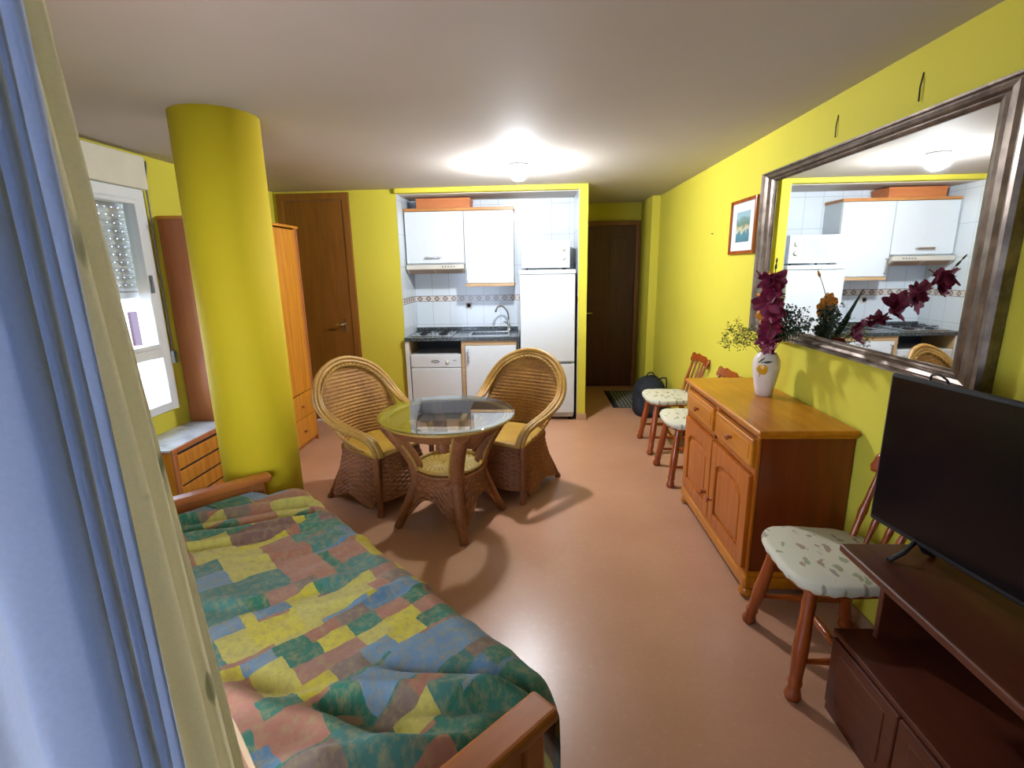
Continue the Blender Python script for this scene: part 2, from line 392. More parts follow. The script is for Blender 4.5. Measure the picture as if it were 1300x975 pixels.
# angled balcony wall behind the camera with its wide opening
Mw = Matrix.Translation(dn_(-.30, 0)) @ Matrix(((u.x, nrm.x, 0, 0), (u.y, nrm.y, 0, 0), (0, 0, 1, 0), (0, 0, 0, 1)))
b = MB(Mw); b.box(-3.9, -2.0, -.15, 0, 0, H); b.box(-.10, 2.7, -.15, 0, 0, H); b.box(-2.0, -.10, -.15, 0, 2.2, H)
struct(b.build('wall_balcony', M['yellow']))
b = MB(Mw)
for s in (-2.0, -.15): b.box(s, s + .05, -.13, -.05, 0, 2.2, .004)
b.box(-2.0, -.10, -.13, -.05, 2.15, 2.2, .004); b.box(-2.0, -.10, -.13, -.05, 0, .03, .004)
struct(b.build('door_3', M['alu']))
# round column
b = MB(); b.lathe([(.214, 0), (.214, H)], 64); struct(b.build('column', M['column'], loc=(-1.674, 2.816, 0)))
# tiled skirting at the foot of the pillar
b = MB(); b.box(NX1 - .003, PX1 + .012, YK - .062, YK - .05, 0, .075, .002); b.box(PX1, PX1 + .012, YK - .05, 6.95, 0, .075, .002)
struct(b.build('baseboard_pillar', M['skirttile']))
b = MB(); b.box(DX1 + .02, NX0, YK - .012, YK, 0, .075, .002); struct(b.build('baseboard_back', M['skirttile']))
b = MB(); b.box(XR - .012, XR, -1.2, 6.35, 0, .07, .002); struct(b.build('baseboard_right', M['skirttile']))

# brown door in the back wall (door_1)
b = MB(); b.box(DX0 + .07, DX1 - .075, YK - .012, YK + .03, .005, 2.355, .003)
d1 = struct(b.build('door_1', M['doorwood']), 'plain brown veneered door in the left part of the back wall')
b = MB(); b.box(DX0 - .0, DX0 + .068, YK - .022, YK + .04, 0, 2.43, .006); b.box(DX1 - .073, DX1, YK - .022, YK + .04, 0, 2.43, .006); b.box(DX0, DX1, YK - .0225, YK + .04, 2.357, 2.43, .006)
b.build('door_frame', M['doorframe'], d1)
b = MB(); b.box(-2.075, -2.045, YK - .02, YK - .012, 1.0, 1.14, .003); b.tube([(-2.06, YK - .015, 1.085), (-2.06, YK - .06, 1.085), (-2.075, YK - .065, 1.085), (-2.16, YK - .06, 1.085)], .009)
b.build('door_handle', M['steel'], d1)
# dark entrance door at the end of the hall (door_2)
b = MB(); b.box(PX1 + .02, 1.335, 6.915, 6.95, .005, 2.16, .003)
for z0, z1 in ((.15, .95), (1.1, 2.0)):
    b.box(.68, .92, 6.911, 6.93, z0, z1, .003); b.box(1.0, 1.24, 6.911, 6.93, z0, z1, .003)
d2 = struct(b.build('door_2', M['entrance']), 'dark wooden entrance door at the end of the hall')
b = MB(); b.box(1.337, 1.395, 6.90, 6.95, 0, 2.22, .006); b.box(PX1 + .014, 1.395, 6.9005, 6.95, 2.162, 2.22, .006); b.build('door_frame', M['doorframe'], d2)
b = MB(); b.tube([(.66, 6.915, 1.03), (.66, 6.86, 1.03), (.78, 6.86, 1.03)], .009); b.box(.645, .675, 6.905, 6.915, .95, 1.12, .002); b.build('door_handle', M['steel'], d2)

# ------------------------------------------------------------------ window
win = thing('window_1', 'white aluminium window with a part-lowered roller shutter in the left wall', 'window', (XL, 0, 0)); del win['category']; win['kind'] = 'structure'
x0, x1 = -.05, .035
b = MB()
for y in (WY0 + .0, 3.445): b.box(x0, x1, y, y + .075, .675, 2.2, .006)
b.box(x0 + .001, x1 - .001, WY0, 3.519, .676, .735, .006); b.box(x0 + .001, x1 - .001, WY0, 3.519, 2.135, 2.209, .006); b.box(x0 + .001, x1 - .001, WY0 + .001, 3.519, 1.065, 1.135, .006)
b.build('window_frame', M['alu'], win)
b = MB()   # opening sash of the upper pane
for y in (2.63, 3.41): b.box(x0 + .01, x1 + .012, y, y + .035, 1.135, 2.135, .005)
b.box(x0 + .011, x1 + .011, 2.631, 3.444, 1.1351, 1.165, .005); b.box(x0 + .011, x1 + .011, 2.631, 3.444, 2.105, 2.1349, .005)
sash = b.build('window_sash', M['alu'], win)
b = MB(); b.box(x1 + .012, x1 + .03, 3.42, 3.436, 1.52, 1.64, .004); b.build('window_latch', M['greyplastic'], sash)
b = MB(); b.box(-.012, -.006, 2.66, 3.415, 1.16, 2.11); b.build('glass_pane', M['glass'], win)
b = MB(); b.box(-.012, -.006, WY0 + .07, 3.45, .73, 1.07); b.build('glass_pane', M['glass'], win)
# roller shutter slats outside the pane, lowered to z 1.53
k = NT('grey_shutter_slats'); vec = k.coord('Object'); k.p.inputs['Base Color'].default_value = lin('#d3d5d7'); k.p.inputs['Roughness'].default_value = .5; M['slat'] = k.m
b = MB(); z = 1.53; i = 0
b.box(-.115, -.095, WY0 + .01, 3.50, z - .045, z, .005)
while z < 2.30:
    # each slat: curved front, held apart by a row of small light slots
    b.grid(lambda a, c, z=z: (-.105 + .008 * math.sin(PI * c), WY0 + .01 + a * (3.49 - WY0), z + c * .045), 1, 6)
    yy = WY0 + .02
    while yy < 3.49:
        b.box(-.107, -.101, yy, yy + .046, z + .0448, z + .0512); yy += .055
    z += .051
b.build('roller_shutter', M['slat'], win, recalc=False)
b = MB(); b.box(-.02, .055, WY0 - .02, 3.555, 2.21, 2.425, .008); b.build('shutter_box', M['cream'], win)
b = MB(); b.tube([(.055, 3.565, 2.40), (.02, 3.575, 2.2), (.012, 3.575, 1.2), (.012, 3.575, 1.05)], .006, 6); b.box(.005, .03, 3.56, 3.59, 1.0, 1.09, .004)
b.build('shutter_strap', M['greyplastic'], win)

# neighbouring building seen through the pane
fac = thing('apartment_building', 'sunlit white building with a dark shuttered opening, seen through the window', 'building', (-7.0, 4.6, -4))
b = MB(); b.box(-.6, 0, -7, 9, 0, 12); b.build('facade', mat('white_render', '#e8e6ea', .8, 0, .04, 1), fac)
b = MB(); b.box(.0, .05, 3.78, 3.95, 4.38, 5.02, .01); b.build('shutter', mat('plum_shutter', '#2c0d1a', .6), fac)
b = MB(); b.box(.0, .25, 3.45, 3.75, 4.36, 4.44, .01); b.build('ledge', mat('pink_ledge', '#b07a92', .7), fac)

# ------------------------------------------------------------------ curtains
def ruled(top, bot, zt, zb, nz=24, sub=8, wob=.006, seed=0):
    """pleated cloth hung between two plan curves"""
    T = catmull([(x, y, 0) for x, y in top], sub); B = catmull([(x, y, 0) for x, y in bot], sub); N = len(T) - 1
    def fn(a, c):
        i = round(a * N); t = c; z = zt + (zb - zt) * t
        p = T[i].lerp(B[i], min(1, t))
        w = wob * noise.noise(Vector((i * .35, z * 1.1, seed)))
        return (p.x + w, p.y + w, z)
    m = MB(); m.grid(fn, N, nz); return m
# polyline of pleats in (distance across, distance along) the balcony wall
def pleat(s0, s1, d0, d1, n, amp, ph=0):
    out = []
    for i in range(n + 1):
        t = i / n
        s = s0 + (s1 - s0) * t; d = d0 + (d1 - d0) * t + (amp if i % 2 else -amp) * (0.75 + .5 * random.random())
        p = dn_(d, s); out.append((p.x, p.y))
    return out
def smooth_curtain(name, m, th, top, bot, zt, zb, **kw):
    b = ruled(top, bot, zt, zb, **kw); o = b.build(name, m, None, recalc=False)
    md = o.modifiers.new('thick', 'SOLIDIFY'); md.thickness = th; return o
SH_T = [(-.25, .09), (-.285, .15), (-.27, .195), (-.352, .262), (-.335, .292), (-.310, .288), (-.380, .335), (-.370, .350), (-.350, .345), (-.412, .382), (-.402, .402), (-.388, .395), (-.444, .428), (-.438, .448), (-.425, .455), (-.49, .50), (-.52, .52)]
SH_B = [(-.23, .07), (-.27, .14), (-.25, .20), (-.342, .268), (-.318, .298), (-.293, .294), (-.370, .343), (-.358, .360), (-.334, .352), (-.402, .393), (-.392, .412), (-.374, .404), (-.435, .438), (-.427, .456), (-.413, .462), (-.48, .50), (-.51, .52)]
o = smooth_curtain('sheer_curtain', M['sheer'], .0015, SH_T, SH_B, 2.38, .03, wob=.004, seed=1)
tag(o, 'pale blue-grey sheer curtain hanging in soft folds, nearest the camera', 'curtain')
DR_T = [(-.50, .48), (-.545, .52), (-.53, .545), (-.585, .575), (-.560, .60), (-.595, .612), (-.588, .632), (-.66, .66), (-.70, .72)]
DR_B = [(-.43, .52), (-.475, .565), (-.45, .60), (-.515, .63), (-.478, .668), (-.505, .70), (-.492, .71), (-.60, .73), (-.66, .76)]
o = smooth_curtain('printed_curtain', M['drape'], .002, DR_T, DR_B, 2.38, .03, wob=.004, seed=5)
tag(o, 'cream yellow curtain with grey-green sprig print, behind the sheer one', 'curtain')
b = MB(); b.tube([dn_(.0, -3.3, 2.40), dn_(.0, 1.9, 2.40)], .012, 10); tag(b.build('curtain_rail', M['alu']), 'white curtain rail under the ceiling above both curtains', 'curtain rail')

# ------------------------------------------------------------------ wardrobe and marble-topped chest
war = thing('wardrobe', 'tall orange pine wardrobe standing by the window behind the column', 'wardrobe', (XL, 3.65, 0))
D = .51; L = 1.09; HH = 2.03
b = MB(); b.box(.005, D, 0, .022, 0, HH, .002); b.build('side_panel', M['pinered'], war, )
b = MB(); b.box(.005, D, L - .022, L, 0, HH, .002); b.build('side_panel', M['pinered'], war)
b = MB(); b.box(.005, D + .012, -.008, L + .008, HH, HH + .022, .003); b.build('top_panel', M['pine'], war)
b = MB(); b.box(.005, .015, .022, L - .022, .05, HH); b.box(.02, D - .03, .022, L - .022, .05, .07); b.box(.02, D - .03, .022, L - .022, .50, .515); b.build('carcass', M['pinev'], war)
for ya, yb in ((L - .06, L - .022), (.022, .05)):
    b = MB(); b.box(D - .02, D - .004, ya, yb, .52, HH, .002); b.build('face_frame', M['pinered'], war)
for y0, y1, ky in ((.052, .54, .50), (.546, L - .062, .585)):
    b = MB(); b.box(D - .018, D, y0, y1, .535, HH - .012, .004); dr = b.build('door', M['pinev'], war)
    b = MB(); b.lathe([(.006, 0), (.006, .012), (.014, .018), (.013, .026), (.004, .03)], 12, Matrix.Translation((D, ky, 1.15)) @ Matrix.Rotation(PI / 2, 4, 'Y')); b.build('knob', M['pinered'], dr)
for y0, y1 in ((.03, .54), (.546, L - .026)):
    b = MB(); b.box(D - .018, D + .002, y0, y1, .30, .525, .004); dr = b.build('drawer', M['pine'], war)
    b = MB(); b.lathe([(.006, 0), (.006, .012), (.014, .018), (.013, .026), (.004, .03)], 12, Matrix.Translation((D, (y0 + y1) / 2, .41)) @ Matrix.Rotation(PI / 2, 4, 'Y')); b.build('knob', M['pinered'], dr)
    b = MB(); b.box(D - .018, D + .002, y0, y1, .05, .295, .004); dr = b.build('drawer', M['pine'], war)
    b = MB(); b.lathe([(.006, 0), (.006, .012), (.014, .018), (.013, .026), (.004, .03)], 12, Matrix.Translation((D, (y0 + y1) / 2, .17)) @ Matrix.Rotation(PI / 2, 4, 'Y')); b.build('knob', M['pinered'], dr)
b = MB(); b.box(.02, D - .03, .022, L - .022, 0, .05); b.build('plinth', M['pinered'], war)

ch = thing('chest_of_drawers', 'low orange pine chest with a grey marble top under the window', 'chest', (XL, 2.99, 0))
D = .315; L = .635; HH = .525
b = MB(); b.box(.005, D, 0, L, .02, HH - .03, .003); b.build('body', M['pinev'], ch)
b = MB(); b.box(.0, D + .005, -.012, L + .0, HH - .028, HH - .012, .004); b.box(D + .005, D + .022, -.012, L, HH - .032, HH + .002, .005); b.build('top_edge', M['pinered'], ch)
b = MB(); b.box(.005, D + .004, -.012, L, HH - .012, HH + .002, .002); b.build('marble_top', M['marble'], ch)
for ya in (0, L - .035):
    b = MB(); b.box(D - .002, D + .012, ya, ya + .035, 0, HH - .03, .003); b.build('corner_post', M['pinered'], ch)
for i in range(4):
    z0 = .03 + i * .114
    b = MB(); b.box(D - .004, D + .012, .04, L - .04, z0, z0 + .098, .004); dr = b.build('drawer', M['pine'], ch)
    b = MB(); b.box(D - .003, D + .003, .06, L - .06, z0 + .099, z0 + .112, .001); b.build('grip_slot', M['dark'], dr)

# ------------------------------------------------------------------ sofa bed with throw
SB = Matrix(((u.x, nrm.x, 0), (u.y, nrm.y, 0), (0, 0, 1)))
rzs = math.atan2(u.y, u.x)
sofa = thing('sofa_bed', 'wooden-armed sofa bed in front of the curtains, under the patchwork cover', 'sofa', (0, 0, 0), rzs)
# local axes: x along the sofa (towards the camera's right), y across (towards its front)
S0, S1 = -2.95, -.71
for nm, xa, xb, lab in (('armrest', S0, S0 + .085, None), ('armrest', S1 - .095, S1, None)):
    b = MB(); b.box(xa, xb, .205, .815, .495, .535, .014, 3)
    arm = b.build(nm, M['armwood'], sofa)
    b = MB(); b.box(xa + .015, xb - .015, .70, .775, 0, .497, .01); b.box(xa + .015, xb - .015, .22, .29, 0, .497, .01); b.box(xa + .02, xb - .02, .26, .71, .12, .20, .008); b.build('arm_post', M['armwood'], arm)
    b = MB(); b.box(xa + .028, xb - .028, .265, .705, .19, .497, .004); b.build('arm_panel', M['armwood'], arm)
b = MB(); b.box(S0 + .09, S1 - .10, .24, .86, .20, .27, .01); b.build('bed_frame', M['armwood'], sofa)
b = MB(); b.box(S0 + .095, S1 - .105, .215, .88, .27, .40, .05, 4); b.build('mattress', M['mattress'], sofa)
# throw: cloth over seat, rounded front edge, wrinkles running with the sofa's depth
TL0, TL1 = S0 + .09, S1 - .10
def cover(a, c):
    x = TL0 + (TL1 - TL0) * a; LN = 1.135; t = c * LN           # t runs from the back over the seat and down the front
    seat = .665; r = .085
    if t < seat: y = .205 + t; z = .462
    elif t < seat + r * PI / 2:
        q = (t - seat) / r; y = .205 + seat + r * math.sin(q); z = .462 - r * (1 - math.cos(q))
    else: y = .205 + seat + r; z = .462 - r - (t - seat - r * PI / 2)
    e = min(1, max(0, a / .035)); e2 = min(1, max(0, (1 - a) / .05))
    P = Vector((x * 2.2, t * .9, 0)); w = noise.noise(P * 1.3 + Vector((3, 1, 0)))
    fold = 0
    # long soft creases, running obliquely across the seat
    for (ax, ay, bx, by, wd, am) in CREASE:
        d = Vector((bx - ax, by - ay)); q = Vector((x - ax, (y - ay))); L = d.length; d /= L
        s = q.dot(d); off = q.x * d.y - q.y * d.x + .025 * noise.noise(Vector((s * 4, ax, 0)))
        if -.1 < s < L + .1:
            fall = max(0, min(1, (s + .1) / .14)) * max(0, min(1, (L + .1 - s) / .14))
            fold += am * fall * (math.exp(-(off / wd) ** 2) - .55 * math.exp(-((off - 1.7 * wd) / wd) ** 2))
    h = .014 * w + .010 * noise.noise(P * 4.1) + .004 * noise.noise(P * 11) + 1.35 * fold
    sag = -.012 * math.sin(PI * min(1, t / seat)) - .012 * math.exp(-((x + 1.15) / .22) ** 2) * math.exp(-((t - .32) / .2) ** 2)
    # corners pulled down round the mattress
    k1 = max(0, 1 - a / .06); k2 = max(0, 1 - (1 - a) / .05)
    z -= (.05 * k1 ** 2 if t > .55 else -.012 * k1) + .04 * k2 ** 2
    if t < seat: z += h + sag
    else: y += h * .8; z += h * .3
    y -= .05 * k1 ** 2 * (1 if t > .3 else 0) + .02 * k2 ** 2
    return (x, y, z)
CREASE = [(-2.80, .32, -2.55, .90, .022, .022), (-2.68, .28, -2.38, .92, .026, -.022), (-2.5, .30, -2.30, .75, .02, .016), (-1.95, .3, -1.75, .75, .03, .012), (-1.35, .36, -.92, .80, .028, .026), (-1.25, .62, -.84, .9, .022, -.02),
          (-1.5, .28, -1.0, .55, .035, -.028), (-1.1, .30, -.84, .66, .03, .022), (-2.2, .5, -2.0, .95, .02, .01), (-1.65, .62, -1.5, .95, .02, .01)]
b = MB(); b.grid(cover, 190, 96)
th = b.build('sofa_throw', M['throw'], None, recalc=False); th.rotation_euler = (0, 0, rzs)
tag(th, 'patchwork throw in yellow, green, blue and terracotta spread over the sofa bed', 'throw')
uvl = th.data.uv_layers[0]
for l in uvl.data: l.uv = (l.uv[0] * 2.05, l.uv[1] * 1.18)

# ------------------------------------------------------------------ rattan armchairs
def wv(a, c, nu, nv, amp):   # basket-weave relief
    return amp * math.sin(PI * nu * a) * math.sin(PI * nv * c) + .35 * amp * math.cos(2 * PI * nv * c)
HOOP = [(-.365, 0, 1.005), (-.352, .13, .982), (-.315, .25, .915), (-.26, .325, .815), (-.19, .355, .715), (-.08, .352, .640), (.05, .335, .598), (.17, .308, .568), (.245, .285, .530), (.27, .268, .475), (.272, .258, .43)]
def mirror_path(P): return [(x, -y, z) for x, y, z in P[::-1]] + [p for p in P[1:]]
def make_armchair(label):
    t = thing('rattan_armchair', label, 'armchair', (0, 0, 0), 0, 'rattan armchairs at the glass table')
    full = catmull(mirror_path(HOOP), 5); ctr = Vector((-.1, 0, .66))
    b = MB()
    for off, dx, r in ((0, 0, .017), (.026, .006, .0165), (.048, -.004, .0155)):
        pts = []
        for p in full:
            k_ = max(0, min(1, (p.z - .50) / .15)); d = (p - Vector((p.x, 0, .70))); d.x = 0; d.normalize()
            side = 1 if p.y > 0 else -1
            inn = p - d * off * k_ - Vector((0, side * off * .75 * (1 - k_), off * .1 * (1 - k_))); inn.x += dx + (off * .5 if k_ < 1 else 0)
            pts.append(inn)
        b.tube(pts, r, 8)
    b.build('hoop_frame', M['rattan'], t)
    # woven back: from waist up to the hoop, lower at the sides
    hp = {}
    def top_at(phi):
        # point of the inner hoop with the same angle round the back
        best = None
        for p in full:
            an = math.atan2(p.y, -(p.x - .06) )
            if best is None or abs(an - phi) < best[0]: best = (abs(an - phi), p)
        return best[1]
    NA, NC = 110, 130
    tops = []
    inner = catmull(mirror_path([(-.352, 0, .955), (-.340, .115, .935), (-.305, .215, .875), (-.262, .282, .785), (-.215, .302, .69), (-.16, .298, .615), (-.075, .286, .53), (.03, .276, .475), (.14, .268, .45)]), 10)
    NI = len(inner) - 1
    def back(a, c):
        p = inner[round(a * NI)]; f = a * 2 - 1
        ph = f * 1.95                    # angle round the seat's rear rim
        q = Vector((.02 - .235 * math.cos(ph) if abs(ph) < PI / 2 else .02 - .235 * math.cos(ph), .235 * math.sin(ph), .405))
        r = q.lerp(p, c); bow = math.sin(PI * c) * .035 * (p.z - q.z) / .55
        n_ = Vector((-math.cos(ph), math.sin(ph), .15)).normalized()
        r = r + n_ * (-bow + .0016 * math.sin(PI * 54 * a) * math.sin(PI * r.z / .025) + .008 * abs(math.sin(PI * r.z / .025)))
        return r
    b = MB(); b.grid(back, NI if NI > 120 else NI * 1, NC); bk = b.build('woven_back', M['weave'], t, recalc=False)
    md = bk.modifiers.new('thick', 'SOLIDIFY'); md.thickness = .006; md.offset = 0
    b = MB(); br = [p + Vector((.012, 0, 0)) for p in inner]
    for s_ in (0, PI):
        pts = []
        for i, p in enumerate(br):
            w_ = i * 1.1 + s_; pts.append(p + Vector((math.cos(w_) * .007, 0, math.sin(w_) * .007)))
        b.tube(pts, .0075, 6)
    b.build('braided_edge', M['rattan'], bk)
    # seat
    def seat(a, c):
        x = -.20 + .475 * a; w = .215 + .04 * a if a > .35 else .215 * math.sqrt(max(0, 1 - ((.35 - a) / .42) ** 2)) + .014
        y = (c * 2 - 1) * w
        return (x, y, .435 + wv(a, c, 44, 40, .003) - .012 * math.sin(PI * a) * math.sin(PI * c))
    b = MB(); b.grid(seat, 88, 80); so = b.build('woven_seat', M['weaveseat'], t, recalc=False); md = so.modifiers.new('thick', 'SOLIDIFY'); md.thickness = .02; md.offset = -1
    b = MB(); b.tube([(.278, y, .43) for y in (-.25, -.1, .1, .25)], .017, 8); b.build('seat_front_rail', M['rattan'], t)
    # waist band and flared skirt with a scalloped hem
    def ring(th_, s, zz):
        n_ = 3.6; cx, sx = math.cos(th_), math.sin(th_); k_ = (abs(cx) ** n_ + abs(sx) ** n_) ** (-1 / n_)
        return Vector((s * 1.06 * k_ * cx + .01, s * k_ * sx, zz))
    def skirt(a, c):
        th_ = 2 * PI * a; s = .218 + .082 * c ** 1.25
        arch = abs(math.sin(2 * th_ + 0)) ; zb = .125 - .075 * (abs(math.sin(2 * th_)) ** 1.5) * (1 if math.cos(th_) < .6 else .2)
        p = ring(th_, s, .415 + (zb - .415) * c); d = Vector((p.x, p.y, 0)).normalized()
        return p + d * wv(a, c, 44, 20, .0062)
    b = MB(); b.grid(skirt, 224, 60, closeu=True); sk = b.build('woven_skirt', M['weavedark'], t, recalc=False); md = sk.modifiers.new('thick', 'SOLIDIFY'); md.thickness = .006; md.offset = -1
    b = MB(); b.tube([ring(2 * PI * i / 72, .302, .125 - .075 * (abs(math.sin(4 * PI * i / 72)) ** 1.5) * (1 if math.cos(2 * PI * i / 72) < .6 else .2)) for i in range(72)], .008, 6, closed=True); b.build('hem_braid', M['weavedark'], sk)
    b = MB()
    for zz in (.405, .388): b.tube([ring(2 * PI * i / 48, .228, zz) for i in range(48)], .011, 6, closed=True)
    b.build('waist_band', M['weavedark'], t)
    for sx, sy in ((1, 1), (1, -1), (-1, 1), (-1, -1)):
        b = MB()
        if sx > 0: P = [(.272, sy * .258, .45), (.272, sy * .257, .25), (.275, sy * .256, 0)]
        else: P = [(-.15, sy * .15, .38), (-.215, sy * .208, .2), (-.288, sy * .268, 0)]
        pts = catmull(P, 14); b.tube(pts, [.0185 + .002 * (i % 2) - (.003 if i < 4 else 0) + (.004 if i > len(pts) - 4 else 0) for i in range(len(pts))], 9)
        b.build('leg', M['weavedark'], t)
    return t
ac = make_armchair('rattan tub armchair on the left of the glass table, near the wardrobe')
ac.location = (-1.15, 3.47, 0); ac.rotation_euler = (0, 0, math.atan2(-.55, .83))
ac2 = dup(ac, (-.19, 3.66, 0), math.atan2(-.88, -.47), 'rattan tub armchair behind the glass table, in front of the fridge')

# ------------------------------------------------------------------ rattan table with glass top
tb = thing('dining_table', 'round rattan pedestal table with a clear glass top, between the two rattan armchairs', 'table', (-.57, 3.09, 0))
b = MB(); b.lathe([(.436, .738), (.445, .741), (.445, .745), (.436, .748)], 72); b.build('glass_top', M['tableglass'], tb)
b = MB()
for r, z, q in ((.375, .728, .0095), (.395, .727, .0095), (.413, .724, .0095)): b.tube([(r * math.cos(2 * PI * i / 72), r * math.sin(2 * PI * i / 72), z) for i in range(72)], q, 8, closed=True)
b.build('cane_ring', M['rattan'], tb)
def apron(a, c):
    th_ = 2 * PI * a; r = .405 - .075 * c ** .8 + wv(a, c, 60, 10, .003); zb = .655 - 0
    leg = max(0, math.cos(4 * (th_ - .63))) ** 2
    return (r * math.cos(th_), r * math.sin(th_), .722 - (.075 + .05 * leg) * c)
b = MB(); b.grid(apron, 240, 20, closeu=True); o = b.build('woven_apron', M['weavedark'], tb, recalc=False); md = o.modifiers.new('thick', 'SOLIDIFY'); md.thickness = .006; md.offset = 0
ang0 = math.atan2(2.707 - 3.06, -.45 + .585)
for i in range(4):
    an = ang0 + i * PI / 2; c_, s_ = math.cos(an), math.sin(an)
    prof = [(.385, .70), (.345, .64), (.285, .55), (.235, .46), (.215, .385), (.225, .30), (.262, .20), (.315, .09), (.362, 0)]
    pts = catmull([(r * c_, r * s_, z) for r, z in prof], 10); N = len(pts)
    b = MB(); rr = []
    for j in range(N):
        z = pts[j].z; base = .043 if z > .36 else .036 - .010 * max(0, (.2 - z) / .2); rr.append(base + .002 * (j % 2))
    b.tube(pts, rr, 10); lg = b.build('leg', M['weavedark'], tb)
    b = MB()      # pale canes that edge the leg
    for dv in (-.043, .043):
        b.tube(catmull([(r * c_ - s_ * dv, r * s_ + c_ * dv, z) for r, z in prof[:5]], 6), .0085, 6)
    b.build('edge_cane', M['rattan'], lg)
def shelf(a, c):
    r = .205 * c; th_ = 2 * PI * a
    return (r * math.cos(th_), r * math.sin(th_), .395 + .004 * math.sin(24 * th_) * math.sin(PI * 9 * c))
b = MB(); b.grid(shelf, 120, 36, closeu=True); o = b.build('woven_shelf', M['weaveseat'], tb, recalc=False); md = o.modifiers.new('thick', 'SOLIDIFY'); md.thickness = .012; md.offset = 0
b = MB(); b.tube([(.212 * math.cos(2 * PI * i / 60), .212 * math.sin(2 * PI * i / 60), .408) for i in range(60)], .013, 8, closed=True); b.build('shelf_rim', M['rattan'], tb)
b = MB(); b.tube([(.218 * math.cos(2 * PI * i / 60), .218 * math.sin(2 * PI * i / 60), .378) for i in range(60)], .014, 8, closed=True); b.build('shelf_band', M['weavedark'], tb)
def tskirt(a, c):
    th_ = 2 * PI * a; leg = abs(math.cos(2 * (th_ - ang0))); zb = .235 - .165 * leg ** 2.6
    z = .385 + (zb - .385) * c; r = .212 + .13 * max(0, (.36 - z) / .36) ** 1.5 + wv(a, c, 44, 11, .006)
    return (r * math.cos(th_), r * math.sin(th_), z)
b = MB(); b.grid(tskirt, 224, 32, closeu=True); o = b.build('woven_skirt', M['weavedark'], tb, recalc=False); md = o.modifiers.new('thick', 'SOLIDIFY'); md.thickness = .006; md.offset = -1

# ------------------------------------------------------------------ dining chairs (local front = +x)
def turned(P0, P1, prof, n=12, MBo=None):
    P0, P1 = Vector(P0), Vector(P1); b = MBo or MB(); N = 26; pts = []; rs = []
    for i in range(N + 1):
        t = i / N; pts.append(P0.lerp(P1, t))
        for (ta, ra), (tb_, rb) in zip(prof, prof[1:]):
            if ta <= t <= tb_: rs.append(ra + (rb - ra) * (t - ta) / max(1e-6, tb_ - ta)); break
    b.tube(pts, rs, n); return b
LEGP = [(0, .021), (.06, .027), (.09, .020), (.12, .027), (.22, .024), (.55, .029), (.8, .023), (.86, .029), (.89, .021), (.93, .029), (.965, .032), (1, .025)]
STRP = [(0, .009), (.25, .012), (.45, .016), (.5, .018), (.55, .016), (.75, .012), (1, .009)]
SPINP = [(0, .008), (.25, .0095), (.4, .014), (.55, .0095), (1, .0075)]
def seat_outline(k_=1.0):
    P = []
    for i in range(48):
        th_ = 2 * PI * i / 48; n_ = 3.4; c_, s_ = math.cos(th_), math.sin(th_); q = (abs(c_) ** n_ + abs(s_) ** n_) ** (-1 / n_)
        x = .215 * q * c_; y = (.213 + .018 * c_ * q) * q * s_; P.append((x * k_, y * k_))
    return P
